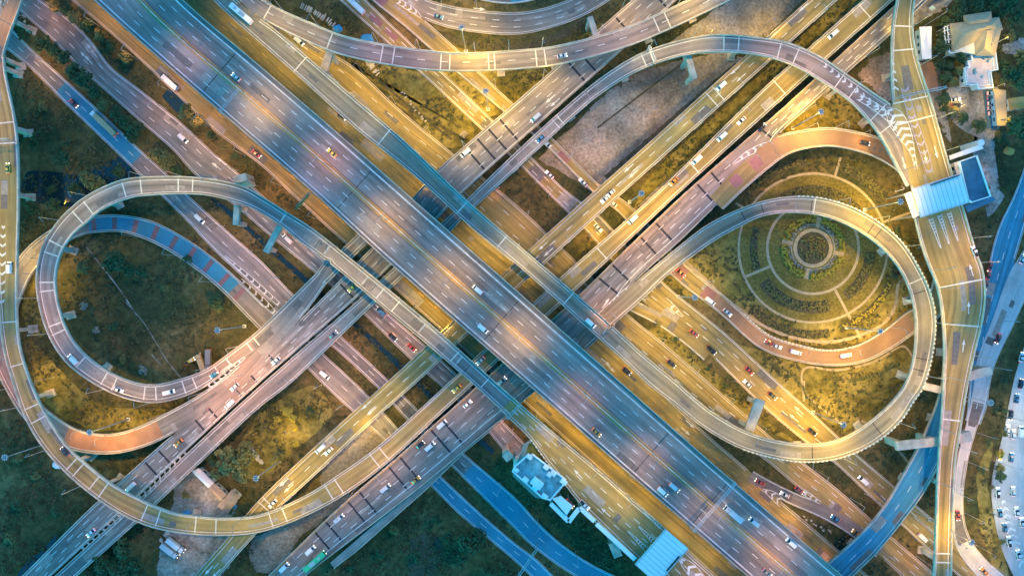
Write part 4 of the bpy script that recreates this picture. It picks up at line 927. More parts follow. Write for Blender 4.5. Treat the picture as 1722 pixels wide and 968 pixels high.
for (a, b) in (((1588, 46), (1597, 42)), ((1588, 46), (1591, 84)), ((1591, 84), (1600, 90)), ((1600, 90), (1642, 82)), ((1588, 52), (1598, 50)), ((1589, 60), (1599, 58)), ((1590, 68), (1600, 66)), ((1590, 76), (1601, 74)), ((1593, 44), (1597, 88))):
    p, q = W(*a, 6), W(*b, 6); c = (p + q) / 2; mb.box((c.x, c.y, 6), ((q - p).length, .38, .3), math.atan2((q - p).y, (q - p).x))
    mb.tube((p.x, p.y, 0), (p.x, p.y, 5.9), .16)
child(mb, 'pergola', M['wallwhite'], t)
mb = MB(); mb.prism(px_poly([(1590, 48), (1598, 46), (1602, 86), (1594, 86)], 3), 2.7, 3.0); child(mb, 'balcony_floor', M['roofblue'], t)
# pink terrace building
P_ = [(1632, 93), (1672, 88), (1676, 118), (1664, 120), (1668, 148), (1644, 150), (1642, 143), (1623, 143), (1621, 115), (1628, 113), (1626, 104), (1633, 103)]
t = thing('terrace_building', 'low white building with a pink tiled roof terrace framed by white beams', 'building', W(1648, 120, 0))
w0 = px_poly(P_, 4.5); mb = MB(); mb.prism(inset(w0, .06), 0, 4.4); child(mb, 'wall', M['wallwhite'], t)
mb = MB(); windows(mb, inset(w0, .06), 1.4, 3., 3); child(mb, 'window', M['window'], t)
mb = MB(); mb.prism(inset(w0, .04), 4.41, 4.6); child(mb, 'roof_terrace', M['roofpink'], t)
mb = MB(); parapet_walls(mb, w0, 4.3, 5.4, .45); w1 = inset(w0, .16); parapet_walls(mb, w1, 4.61, 5.1, .3); child(mb, 'parapet', M['wallwhite'], t)
mb = MB()
for a, b in ((1639, 117), (1640, 122), (1652, 128), (1655, 98), (1662, 102)):
    q = W(a, b, 5); mb.box((q.x, q.y, 5.0), (1.1, .8, .75), random.uniform(0, 3))
child(mb, 'roof_unit', M['roofteal'], t)
# blue-white shed
def shed(name, label, pts, z, roof, wall='wallwhite', cat='shed', ridge=True, ov=.04):
    w = px_poly(pts, z); c = np.mean(w, axis=0); t = thing(name, label, cat, (c[0], c[1], 0))
    mb = MB(); mb.prism(inset(w, .08), 0, z - .1); child(mb, 'wall', M[wall], t)
    mb = MB(); windows(mb, inset(w, .08), z * .35, z * .7, 3.5, 1.6, z * .3); child(mb, 'window', M['window'], t)
    mb = MB(); a, b, c_, d = [Vector((*q, z)) for q in w]
    if ridge:
        if (b - a).length > (c_ - b).length: a, b, c_, d = b, c_, d, a
        m0, m1 = (a + b) / 2 + Vector((0, 0, 1.1)), (c_ + d) / 2 + Vector((0, 0, 1.1))
        for f in ((a, m0, m1, d), (m0, b, c_, m1)): mb.poly(f); mb.poly([v - Vector((0, 0, .12)) for v in f][::-1])
        mb.poly((a, b, m0)); mb.poly((c_, d, m1))
    else: mb.prism(w, z, z + .3)
    child(mb, 'roof', M[roof], t); return t
shed('shed', 'narrow white roofed shed between the right viaduct and the house', [(1546, 46), (1566, 45), (1566, 99), (1550, 100)], 4, 'roofwhite', ridge=False)
shed('shed', 'weathered long roof shed cut by the top edge near the viaduct', [(1568, 8), (1598, -8), (1604, 0), (1574, 14)], 4, 'roofbrown')
shed('shelter', 'small white framed shelter with a bright orange tiled roof', [(1695, 166), (1722, 162), (1724, 182), (1697, 186)], 4, 'rooforange')
shed('parking_canopy', 'long tan flat canopy beside the blue floored car bays', [(1670, 150), (1691, 152), (1693, 212), (1676, 212)], 3.2, 'rooftan', ridge=False, cat='canopy')
shed('shed', 'white roofed long shed at the edge of the lower left yard', [(322, 792), (334, 786), (360, 812), (350, 820)], 4, 'roofwhite')
shed('shed', 'rusty brown roofed shed joined to the white shed', [(350, 821), (361, 812), (381, 832), (370, 842)], 3.6, 'roofbrown', 'wallcream')
shed('shed', 'wide tan roofed hut beside the blue barrel', [(366, 850), (390, 822), (404, 834), (384, 862)], 3.4, 'roofbrown', 'wallcream')
shed('site_hut', 'tiny dark roofed hut on the yellow grass by the northeast viaduct', [(772, 226), (780, 219), (788, 224), (780, 232)], 2.4, 'rooftan', 'wallcream', cat='hut')
mb = MB(); mb.prism(px_poly([(1544, 105), (1574, 104), (1578, 150), (1560, 152)], .2), .1, .22); tag(mb.build('laterite_court', M['laterite']), kind='structure')
mb = MB(); mb.prism(px_poly([(1653, 152), (1669, 151), (1671, 215), (1660, 217)], .2), .1, .2); tag(mb.build('blue_bay_floor', M['roofblue']), kind='structure')
mb = MB()
# toll canopies
def toll(label, pts, z, deck, rowpts):
    w = px_poly(pts, z); c = np.mean(w, axis=0); t = thing('toll_canopy', label, 'toll plaza', (c[0], c[1], deck))
    mb = MB(); mb.prism(w, z - .5, z)
    a, b, c_, d = [np.array(q) for q in w]; v = (b - a); l = np.hypot(*v); n = int(l / 2.)
    for k in range(n + 1):      # standing seams of the sheet roof
        p, q = a + (b - a) * k / n, d + (c_ - d) * k / n; m_ = (p + q) / 2; e = q - p
        mb.box((m_[0], m_[1], z + .04), (np.hypot(*e), .22, .14), math.atan2(e[1], e[0]), 1)
    for e in (.02, .98):
        p, q = a + (d - a) * e, b + (c_ - b) * e; m_ = (p + q) / 2; v_ = q - p; mb.box((m_[0], m_[1], z + .1), (np.hypot(*v_), .4, .3), math.atan2(v_[1], v_[0]), 1)
    o = child(mb, 'roof', [M['roofwhite'], M['roofseam']], t); o.matrix_parent_inverse = Matrix.Translation(-Vector(t.location))
    mb = MB()
    for k in range(5):
        for e in (.15, .85):
            p = (a + (b - a) * (k + .5) / 5) * (1 - e) + (d + (c_ - d) * (k + .5) / 5) * e; mb.tube((p[0], p[1], deck + .02), (p[0], p[1], z - .48), .25)
    child(mb, 'column', M['metal'], t)
    for k in range(4):
        p = (a + (b - a) * (k + 1) / 5) * .5 + (d + (c_ - d) * (k + 1) / 5) * .5; e = d - a
        mb = MB(); mb.box((p[0], p[1], deck + 1.35), (3.2, 1.6, 2.6), math.atan2(e[1], e[0])); child(mb, 'toll_booth', M['wallcream'], t)
    # edge beam with a dark row of signal boxes
    mb = MB(); e0, e1 = rowpts; p, q = np.array(e0(a, b, c_, d)), np.array(e1(a, b, c_, d)); v = q - p
    for k in range(14):
        m_ = p + v * (k + .5) / 14; mb.box((m_[0], m_[1], z + .35), (.9, .35, .6), math.atan2(v[1], v[0]))
    child(mb, 'lane_signal', M['joint'], t)
    return t
toll('pale blue-white toll canopy over the right viaduct', [(1534, 317), (1616, 291), (1630, 341), (1549, 366)], 21.5, 15, (lambda a, b, c, d: a + (b - a) * .35 + (d - a) * .08, lambda a, b, c, d: a + (b - a) * .95 + (d - a) * .05))
toll('pale blue-white toll canopy cut by the bottom edge', [(1068, 948), (1119, 889), (1158, 922), (1106, 982)], 21.5, 15, (lambda a, b, c, d: d + (c - d) * .35 + (a - d) * .08, lambda a, b, c, d: d + (c - d) * .75 + (a - d) * .08))
# blue roofed toll office on the right
t = thing('toll_office', 'toll office with a mottled deep blue flat roof beside the right canopy', 'building', W(1640, 302, 0))
w = px_poly([(1613, 272), (1642, 262), (1665, 330), (1634, 340), (1628, 336)], 17); mb = MB(); mb.prism(inset(w, .02), 0, 16.6); child(mb, 'wall', M['wallwhite'], t)
mb = MB(); mb.prism(inset(w, .03), 16.62, 16.8); child(mb, 'roof', M['roofblue'], t)
mb = MB(); parapet_walls(mb, w, 16.2, 17.5, .45); child(mb, 'parapet', M['wallwhite'], t)
mb = MB(); windows(mb, inset(w, .015), 11, 12.6); windows(mb, inset(w, .015), 7, 8.6); windows(mb, inset(w, .015), 14.2, 15.8); child(mb, 'window', M['window'], t)
w = px_poly([(1622, 346), (1668, 330), (1676, 336), (1628, 357)], 14); mb = MB(); mb.prism(w, 13.4, 13.8); child(mb, 'canopy', M['roofblue'], t)
mb = MB(); mb.prism(px_poly([(1604, 274), (1613, 271), (1622, 300), (1612, 303)], 15.5), 15.1, 15.5); child(mb, 'landing', M['roofpink'], t)
# awning walkway
t = thing('covered_walkway', 'long pale awning reaching from the right viaduct to the blue ground', 'walkway', W(1625, 256, 0))
w = px_poly([(1596, 262), (1650, 242), (1654, 250), (1598, 269)], 12); mb = MB(); mb.prism(w, 11.7, 12.); child(mb, 'roof', M['roofwhite'], t)
mb = MB()
for q in inset(w, .06): mb.tube((q[0], q[1], 0), (q[0], q[1], 11.7), .2)
child(mb, 'post', M['metal'], t)
mb = MB(); q = W(1650, 240, 12.3); mb.tube((q.x, q.y, 0), (q.x, q.y, 12.5), 1.5, 1.5, 16); child(mb, 'stair_tower', M['roofwhite'], t)
# office block on the lower toll deck
t = thing('office_block', 'white office block with a moss stained teal flat roof by the lower toll plaza', 'building', W(905, 804, 0))
w = px_poly([(884, 768), (896, 764), (951, 806), (947, 815), (925, 840), (912, 836), (862, 792), (866, 784)], 19); mb = MB(); mb.prism(inset(w, .03), 0, 18.4); child(mb, 'wall', M['wallwhite'], t)
mb = MB(); mb.prism(inset(w, .05), 18.42, 18.6); child(mb, 'roof', M['roofteal'], t)
mb = MB(); parapet_walls(mb, w, 18., 19.3, .55)
for a, b, s_ in ((868, 790, 1.6), (884, 806, 1.8), (900, 820, 1.8), (916, 834, 1.8), (948, 810, 2), (930, 796, 1.8), (918, 786, 1.6), (890, 768, 1.8)):
    q = W(a, b, 19.5); mb.box((q.x, q.y, 18.9), (s_ * 1.5, s_, 1.3), R(-38))
child(mb, 'parapet', M['wallwhite'], t)
mb = MB(); q = W(903, 812, 20); mb.box((q.x, q.y, 19.7), (5.2, 3.4, 2.2), R(-38)); q = W(924, 798, 20); mb.box((q.x, q.y, 19.2), (2, 2, 1.2), R(-38)); child(mb, 'roof_room', M['wallwhite'], t)
mb = MB(); windows(mb, inset(w, .028), 15.4, 17); windows(mb, inset(w, .028), 11.5, 13); windows(mb, inset(w, .028), 7.5, 9.); child(mb, 'window', M['window'], t)
t = thing('parking_canopy', 'white flat car canopy attached below the office block', 'canopy', W(946, 842, 0))
mb = MB(); mb.prism(px_poly([(929, 838), (943, 833), (963, 850), (953, 866)], 18), 17.6, 18); child(mb, 'roof', M['roofwhite'], t)
mb = MB()
for q in px_poly([(932, 839), (943, 836), (960, 851), (952, 862)], 17.6): mb.tube((q[0], q[1], 0), (q[0], q[1], 17.6), .2)
child(mb, 'post', M['metal'], t)
t = thing('covered_walkway', 'angled white roofed walkway stepping along the lower toll deck edge', 'walkway', W(975, 858, 0))
mb = MB()
for a, b in (((926, 846), (956, 876)), ((956, 877), (974, 854)), ((975, 853), (1000, 876)), ((1003, 880), (1068, 940))):
    p, q = W(*a, 17), W(*b, 17); c = (p + q) / 2; mb.box((c.x, c.y, 17), ((q - p).length, 2., .3), math.atan2((q - p).y, (q - p).x)); mb.tube((p.x, p.y, 0), (p.x, p.y, 16.8), .2)
child(mb, 'roof', M['roofwhite'], t)
mb = MB(); mb.prism(px_poly([(872, 772), (880, 748), (890, 740), (915, 764), (942, 800), (950, 812), (930, 842), (900, 836), (862, 800)], 14.9), 14.0, 14.9); o = mb.build('viaduct_platform', M['girder']); o.parent = ROADS['R1t'].root; o.name = 'side_platform'
mb = MB(); mb.prism(px_poly([(884, 762), (889, 745), (897, 744), (944, 803), (948, 806), (935, 800), (905, 775)], 15.0), 14.91, 15.0); o = mb.build('planting_bed', M['scrub'], ROADS['R1t'].root)
# yellow lit tall shelter beside the right toll
t = thing('lit_walkway', 'bright lit narrow walkway roof on the left side of the right toll canopy', 'walkway', W(1532, 340, 15))
mb = MB(); mb.prism(px_poly([(1521, 326), (1532, 322), (1546, 362), (1536, 367)], 16.5), 16.2, 16.5); child(mb, 'roof', M['wallwhite'], t)
mb = MB()
for q in px_poly([(1523, 327), (1531, 324), (1543, 361), (1537, 364)], 16): mb.tube((q[0], q[1], 0), (q[0], q[1], 16.2), .18)
child(mb, 'post', M['metal'], t)
# free standing pier portals that carry nothing yet
def portal(label, a, b, z, w=2.6, deep=1.8):
    p, q = W(*a, z), W(*b, z); c = (p + q) / 2; t = thing('pier_portal', label, 'pier', (c.x, c.y, 0)); v = q - p; an = math.atan2(v.y, v.x)
    mb = MB(); mb.box((c.x, c.y, z - deep / 2), (v.length, w, deep), an); child(mb, 'cross_beam', M['concrete'], t)
    for e in (.12, .88):
        k = p + v * e; mb = MB(); mb.box((k.x, k.y, (z - deep) / 2), (1.9, w * .8, z - deep - .02), an); child(mb, 'column', M['concrete'], t)
portal('grey pier portal below the loop beside the mauve cross road', (470, 380), (446, 424), 10.5)
portal('pier portal with an angled head left of the white arrows road', (398, 345), (396, 378), 11)
portal('tan portal head on the verge beside the left loop top', (405, 306), (402, 294), 12, 6)
portal('grey portal beam crossing the curved road at the top', (992, 28), (1004, 64), 12.5)
portal('dark topped portal beam standing on the tan service road', (1280, 672), (1260, 724), 12, 4.2)
portal('teal topped portal beam above the dirt lot', (1158, 94), (1168, 132), 12, 2.6)
portal('portal beam carrying the top flyover by the tan road', (555, 86), (542, 122), 12.5, 3.4)
portal('long portal beam bridging the blue curving flyover', (1508, 750), (1580, 742), 13, 4)
portal('portal beam beside the pale road under the right viaduct', (1625, 634), (1668, 622), 12.8, 4)
portal('rough portal beam beside the right viaduct lower half', (1612, 738), (1634, 733), 12.8, 4.5)
portal('pier portal between the loop and the right viaduct', (1552, 648), (1584, 656), 12.5, 3.4)
portal('tan pier portal beside the lower toll walkway', (1030, 912), (1040, 936), 13, 4)
portal('pier portal left of the office block on the toll deck', (850, 762), (858, 772), 14, 4)
# ------------------------------------------------------------------ yard clutter and small things
def blocks(label, pts, group, cat='blocks', n=9, mat='concrete', sz=(2.2, .5, .5), name='concrete_block_row'):
    mb = MB(); c, _ = resample(np.array(pts, float), n)
    for i, p in enumerate(c):
        q = W(p[0] + random.uniform(-2, 2), p[1] + random.uniform(-2, 2), .3); d = c[min(n - 1, i + 1)] - c[max(0, i - 1)]
        mb.box((q.x, q.y, .1 + sz[2] / 2), (sz[0] * random.uniform(.7, 1.1), sz[1], sz[2] + .002 * i), math.atan2(-d[1], d[0]) + R(90) + random.uniform(-.15, .15))
    tag(mb.build(name, M[mat]), label, cat, group)
g_ = 'loose precast blocks lying on the dirt'
blocks('stack row of pale precast ribs on the dirt at the top', [(508, 10), (524, 18), (545, 30)], g_, n=14, sz=(3., .5, .5))
blocks('row of pale precast ribs ending at the blue tarpaulin', [(542, 30), (560, 42), (566, 50)], g_, n=8, sz=(2.6, .6, .5))
blocks('white precast ribs lying under the top flyover', [(614, 100), (626, 112), (636, 124)], g_, n=9, sz=(3., .6, .5))
blocks('scattered pale rubble on the strip beside the tan road', [(675, 155), (690, 170), (705, 190), (715, 205)], g_, n=11, sz=(1.2, .6, .4))
blocks('pale concrete cubes beside the olive trees at the lower left', [(418, 752), (430, 764), (440, 778)], g_, n=9, sz=(1.8, 1.6, .8))
blocks('pale stacked slabs near the parked trucks', [(270, 908), (280, 896), (290, 890)], g_, n=7, sz=(2., 1., .5))
blocks('rubble rocks on the verge near the lower right connector', [(1352, 868), (1362, 874), (1375, 884), (1398, 895)], g_, n=9, sz=(.9, .8, .5))
for (a, b, s_, lab, m_) in ((567, 48, 3.2, 'blue tarpaulin covered pile beside the precast ribs', 'tarpblue'), (616, 64, 4., 'dark blue tarpaulin pile near the top road', 'tarpblue'), (393, 851, 2, 'blue barrel tank beside the tan hut', 'tarpblue'), (96, 782, 3.2, 'pale blue tarpaulin left of the sweeping viaduct', 'roofwhite'), (1698, 254, 3.4, 'heap of coloured scrap on the grass by the toll office', 'rooforange'), (313, 862, 2.4, 'teal tarpaulin pile in the lower left yard', 'tarpblue')):
    q = W(a, b, .5); mb = MB(); random.seed(a)
    P2 = [(q.x + math.cos(k * .785 + .3) * s_ * random.uniform(.7, 1.05), q.y + math.sin(k * .785 + .3) * s_ * .7 * random.uniform(.7, 1.05)) for k in range(8)]
    top = inset(P2, .45); mb.frustum([(*p, .05) for p in P2], [(*p, random.uniform(.9, 1.3)) for p in top]); tag(mb.build('covered_pile', M[m_]), lab, 'pile')
# ------------------------------------------------------------------ vehicles
VM = {}
def loft(mb, st, mi=0):
    """st: (x, halfwidth, z0, z1) stations"""
    rings = []
    for x, w, z0, z1 in st:
        i = len(mb.v); b = min(.12, (z1 - z0) * .3)
        mb.v += [(x, -w, z0), (x, w, z0), (x, w, z1 - b), (x, w - b, z1), (x, -w + b, z1), (x, -w, z1 - b)]; rings.append(i)
    for a, b in zip(rings, rings[1:]):
        for k in range(6):
            mb.f.append((a + k, b + k, b + (k + 1) % 6, a + (k + 1) % 6)[::1]); mb.m.append(mi)
    mb.f.append(tuple(rings[0] + k for k in range(6))); mb.m.append(mi); mb.f.append(tuple(rings[-1] + 5 - k for k in range(6))); mb.m.append(mi)
def greenhouse(x0, x1, x2, x3, w0, w1, z0, z1, mb):
    mb.frustum([(x0, -w0, z0), (x3, -w0, z0), (x3, w0, z0), (x0, w0, z0)], [(x1, -w1, z1), (x2, -w1, z1), (x2, w1, z1), (x1, w1, z1)])
SPEC = {'sedan': 4.6, 'pickup': 5.2, 'van': 5.2, 'truck': 9.5, 'bus': 12., 'semi': 15.5}
def vparts(kind, colr):
    key = (kind, colr)
    if key in VM: return VM[key]
    L = SPEC[kind]; h = L / 2; P = []
    body = MB(); win = MB(); extra = []
    if kind == 'sedan':
        loft(body, [(-h, .72, .4, .78), (-h + .15, .85, .3, .92), (-1.2, .9, .26, .98), (.9, .9, .26, .96), (h - .35, .86, .28, .8), (h, .7, .4, .66)])
        greenhouse(-1.75, -1.1, .15, 1.0, .82, .64, .95, 1.42, win); body.box((-.47, 0, 1.44), (1.2, 1.24, .06)); ax = (-1.4, 1.4)
    elif kind == 'pickup':
        loft(body, [(-h, .85, .45, 1.0), (-.6, .92, .4, 1.05), (1.3, .92, .4, 1.08), (h - .3, .88, .4, 1.0), (h, .75, .5, .85)])
        bed = MB(); bed.box((-1.6, 0, 1.075), (1.7, 1.45, .05)); extra.append(('cargo_bed', bed, 'tyre'))
        greenhouse(-.75, -.5, .7, 1.4, .84, .68, 1.05, 1.68, win); body.box((.1, 0, 1.7), (1.15, 1.3, .06)); ax = (-1.6, 1.65)
    elif kind == 'van':
        loft(body, [(-h, .85, .4, 1.5), (-h + .2, .92, .3, 1.85), (1.2, .92, .3, 1.9), (1.9, .9, .3, 1.15), (h, .78, .4, .9)])
        greenhouse(1.15, 1.2, 1.3, 2.0, .88, .74, 1.12, 1.86, win); body.box((-.6, 0, 1.93), (2.8, 1.4, .06)); ax = (-1.6, 1.6)
    elif kind in ('truck', 'semi'):
        body_c = MB(); loft(body, [(h - 2.2, 1.12, .6, 2.6), (h - .5, 1.15, .6, 2.7), (h, 1.08, .6, 1.9)])
        win.box((h - .12, 0, 2.15), (.5, 1.9, .55)); win.box((h - 1, 0, 2.2), (.8, 2.34, .5))
        box = MB(); loft(box, [(-h, 1.2, 1.0, 2.9), (h - 2.5, 1.2, 1.0, 2.9)]); extra.append(('cargo_box', box, None))
        ch = MB(); ch.box((-.2, 0, .8), (L - .8, .9, .3)); extra.append(('chassis', ch, 'tyre')); ax = (-h + 1.2, -h + 2.5, h - 1.3)
    else:
        loft(body, [(-h, 1.1, .5, 2.7), (-h + .2, 1.24, .4, 3.05), (h - .3, 1.24, .4, 3.05), (h, 1.12, .5, 2.7)])
        for k in range(6): win.box((-h + 1.6 + k * 1.75, 0, 2.0), (1.3, 2.52, .8))
        win.box((h - .05, 0, 2.0), (.25, 2.0, .9)); ac = MB(); ac.box((-1, 0, 3.15), (3, 1.5, .2)); ac.box((3, 0, 3.13), (1.1, 1.1, .16)); extra.append(('roof_unit', ac, 'metal')); ax = (-h + 2.4, h - 2.4)
    P.append(('body', body.mesh('body', M['car_' + colr])))
    P.append(('windows', win.mesh('windows', M['glass'])))
    for nm, m_, mt in extra: P.append((nm, m_.mesh(nm, M[mt] if mt else M['car_' + ('tan' if kind == 'semi' else colr)])))
    wy = .78 if kind in ('sedan', 'pickup', 'van') else 1.02; rw = .33 if wy < 1 else .5
    for x in ax:
        for sg in (-1, 1):
            w = MB(); w.tube((x, sg * wy, rw), (x, sg * (wy + .2), rw), rw, rw, 12); P.append(('wheel', w.mesh('wheel', M['tyre'])))
    yy = .6 if wy < 1 else .9; zz = .66 if kind == 'sedan' else .8
    for sg in (-1, 1):
        a = MB(); a.box((h - .02, sg * yy, zz), (.14, .36, .2)); P.append(('headlight', a.mesh('headlight', M['headl'])))
        a = MB(); a.box((-h + .0, sg * yy, zz + .1), (.12, .34, .2)); P.append(('tail_light', a.mesh('tail_light', M['taill'])))
    VM[key] = P; return P
VEH = {}
def vehicle(kind, colr, px, py, z, ang, label, group):
    w = W(px, py, z + .7); nm = {'sedan': 'car', 'pickup': 'pickup_truck', 'van': 'van', 'truck': 'box_truck', 'bus': 'bus', 'semi': 'trailer_truck'}[kind]
    t = thing(nm, label, nm.replace('_', ' '), (w.x, w.y, z + .03), ang, group)
    for pn, me in vparts(kind, colr): link(pn, me, t)
    return t
CARS = {
 'M': [(397, 130, 'sedan', 'silver', -1), (558, 257, 'sedan', 'yellow', -1), (803, 487, 'van', 'white', -1), (812, 552, 'van', 'white', 1), (1003, 726, 'sedan', 'orange', 1), (1134, 819, 'van', 'silver', 1), (1114, 826, 'van', 'white', 1), (1232, 863, 'truck', 'silver', -1), (1268, 877, 'van', 'silver', -1), (1330, 912, 'van', 'white', -1), (1290, 962, 'sedan', 'grey', 1)],
 'FL': [(287, 140, 'truck', 'white', -1), (431, 259, 'sedan', 'red', 1), (700, 535, 'sedan', 'grey', 1)],
 'FR': [(1054, 623, 'sedan', 'dark', 1), (575, 195, 'sedan', 'dark', 1)], 'CN': [(1278, 810, 'sedan', 'red', -1), (1320, 831, 'sedan', 'white', -1), (1405, 871, 'sedan', 'blue', -1), (1440, 896, 'sedan', 'orange', -1)],
 'G2': [(503, 70, 'van', 'white', 1), (1129, 611, 'sedan', 'dark', 1), (1344, 823, 'sedan', 'red', 1)],
 'G3': [(600, 12, 'truck', 'white', -1), (1167, 560, 'sedan', 'red', 1), (1196, 588, 'pickup', 'dark', 1), (1260, 623, 'sedan', 'red', 1), (1257, 645, 'sedan', 'white', -1), (1299, 665, 'sedan', 'dark', 1), (1366, 725, 'sedan', 'dark', 1), (1451, 807, 'van', 'white', -1), (1551, 903, 'van', 'white', 1), (924, 294, 'sedan', 'white', -1), (1006, 383, 'sedan', 'white', 1)],
 'BR': [(1454, 240, 'sedan', 'dark', 1), (918, 241, 'van', 'white', -1), (981, 307, 'sedan', 'white', 1), (1030, 342, 'sedan', 'white', 1), (1145, 459, 'sedan', 'red', -1), (1194, 506, 'van', 'white', -1), (1223, 525, 'sedan', 'silver', -1), (1294, 576, 'sedan', 'red', 1), (1306, 582, 'sedan', 'white', -1), (1338, 592, 'van', 'white', -1), (1422, 597, 'van', 'white', -1)],
 'G9': [(737, 28, 'sedan', 'blue', 1)], 'R3': [(945, 94, 'sedan', 'silver', 1)], 'D1b': [(909, 233, 'sedan', 'blue', -1), (560, 563, 'sedan', 'grey', 1)],
 'D1': [(783, 257, 'van', 'white', -1), (901, 198, 'van', 'silver', -1), (592, 484, 'sedan', 'yellow', -1), (464, 606, 'sedan', 'white', -1), (387, 679, 'van', 'white', -1), (395, 650, 'sedan', 'silver', -1), (300, 744, 'sedan', 'orange', -1), (220, 818, 'van', 'white', -1), (153, 895, 'sedan', 'white', -1)],
 'D2': [(1213, 145, 'van', 'white', -1), (1027, 325, 'sedan', 'white', -1), (1018, 335, 'sedan', 'white', -1), (539, 754, 'van', 'white', -1), (553, 758, 'sedan', 'silver', -1), (459, 846, 'sedan', 'white', -1)],
 'D3': [(1247, 203, 'sedan', 'white', -1), (1214, 230, 'van', 'white', -1), (1172, 269, 'van', 'white', -1), (1133, 305, 'sedan', 'orange', -1), (1401, 58, 'van', 'white', -1), (1064, 369, 'van', 'white', -1), (808, 606, 'sedan', 'silver', -1), (13, 283, 'sedan', 'yellow', -1), (16, 450, 'van', 'white', -1), (109, 759, 'sedan', 'dark', -1), (768, 653, 'sedan', 'yellow', -1)],
 'D4': [(1281, 215, 'sedan', 'dark', 1), (786, 679, 'sedan', 'white', 1), (743, 713, 'van', 'white', 1), (723, 750, 'van', 'white', 1), (706, 748, 'sedan', 'dark', 1), (648, 820, 'van', 'silver', 1), (570, 871, 'van', 'silver', 1), (522, 924, 'van', 'white', 1), (530, 942, 'bus', 'green', 1), (478, 953, 'van', 'white', 1), (699, 807, 'sedan', 'orange', 1), (844, 640, 'sedan', 'silver', 1)],
 'R1': [(123, 604, 'van', 'white', 1), (361, 629, 'sedan', 'blue', 1), (199, 655, 'sedan', 'white', -1), (284, 659, 'van', 'white', -1)], 'R2': [(407, 25, 'bus', 'white', -1), (993, 543, 'van', 'white', 1)],
 'R1t': [(983, 848, 'pickup', 'white', 1), (958, 846, 'sedan', 'red', 1)], 'R5': [(1639, 423, 'pickup', 'silver', -1)],
 'G4': [(176, 208, 'semi', 'white', -1), (124, 174, 'sedan', 'red', 1), (336, 368, 'van', 'white', 1), (546, 630, 'van', 'white', 1)], 
 'G5': [(308, 233, 'van', 'white', 1), (484, 402, 'van', 'white', -1), (641, 524, 'van', 'blue', -1), (692, 584, 'sedan', 'red', 1), (660, 566, 'sedan', 'dark', 1)],
 'G8': [(1665, 448, 'sedan', 'red', 1), (1662, 464, 'sedan', 'red', 1), (1658, 478, 'sedan', 'red', 1)], 'G8b': [(1679, 569, 'sedan', 'red', 1), (1720, 436, 'sedan', 'white', -1), (1611, 866, 'sedan', 'red', 1), (1655, 960, 'sedan', 'orange', -1)],
 'PK': [(1717, 645, 'sedan', 'dark', -1), (1710, 670, 'sedan', 'blue', -1), (1700, 697, 'sedan', 'dark', 1), (1695, 722, 'sedan', 'white', -1), (1704, 730, 'sedan', 'white', -1), (1716, 725, 'van', 'white', -1), (1701, 769, 'sedan', 'blue', -1), (1683, 765, 'sedan', 'yellow', 1), (1682, 790, 'sedan', 'blue', 1), (1678, 828, 'pickup', 'white', -1), (1704, 826, 'sedan', 'white', -1), (1682, 862, 'sedan', 'blue', -1), (1710, 860, 'sedan', 'white', -1), (1690, 887, 'sedan', 'blue', -1), (1697, 910, 'pickup', 'white', -1), (1713, 932, 'sedan', 'white', -1), (1719, 878, 'sedan', 'white', -1), (1718, 600, 'sedan', 'white', -1)],
}
for key, lst in CARS.items():
    r = ROADS[key]; cnt = {}; seen = {}
    for c in lst: cnt[(c[2], c[3])] = cnt.get((c[2], c[3]), 0) + 1
    order = sorted(lst, key=lambda c: near(r, c[0], c[1]))
    for px, py, kd, cl, dr in order:
        i = near(r, px, py); seen[(kd, cl)] = seen.get((kd, cl), 0) + 1
        kn = {'sedan': 'car', 'pickup': 'pickup truck', 'van': 'van', 'truck': 'box truck', 'bus': 'bus', 'semi': 'trailer truck with a tan load'}[kd]
        lab = f"{cl if cl != 'dark' else 'black'} {kn} on the {r.desc}"
        if cnt[(kd, cl)] > 1: lab += f", {ORD[seen[(kd, cl)]]} such from its {r.end} end"
        a = math.atan2(r.T[i][1], r.T[i][0]) + (math.pi if dr < 0 else 0)
        vehicle(kd, cl, px, py, r.z[i], a, lab, 'vehicles on the roads')
for kd, cl, px, py, a, lab in (('truck', 'silver', 287, 924, -38, 'grey box truck parked in the lower left yard, left of its neighbour'), ('truck', 'white', 297, 915, -38, 'white box truck parked in the lower left yard, right of its neighbour'),
        ('truck', 'tan', 340, 610, 112, 'tan flat truck parked on the grass inside the left loop'), ('truck', 'grey', 352, 604, 270, 'dark truck parked beside the tan one inside the left loop'), ('pickup', 'yellow', 319, 607, 30, 'small yellow digger-coloured pickup on the loop grass'),
        ('sedan', 'white', 1607, 168, 5, 'white car parked by the palms near the house'), ('sedan', 'dark', 1609, 177, 5, 'black car parked below the white car near the house'), ('sedan', 'white', 1668, 157, 0, 'white car in the blue bays, topmost'), ('sedan', 'blue', 1668, 165, 0, 'blue car in the blue bays'), ('sedan', 'white', 1669, 174, 0, 'white car in the blue bays, middle'), ('sedan', 'silver', 1669, 182, 0, 'silver car in the blue bays'), ('sedan', 'white', 1670, 191, 0, 'white car in the blue bays, lowest')):
    vehicle(kd, cl, px, py, .12, R(a), lab, 'parked vehicles off the roads')
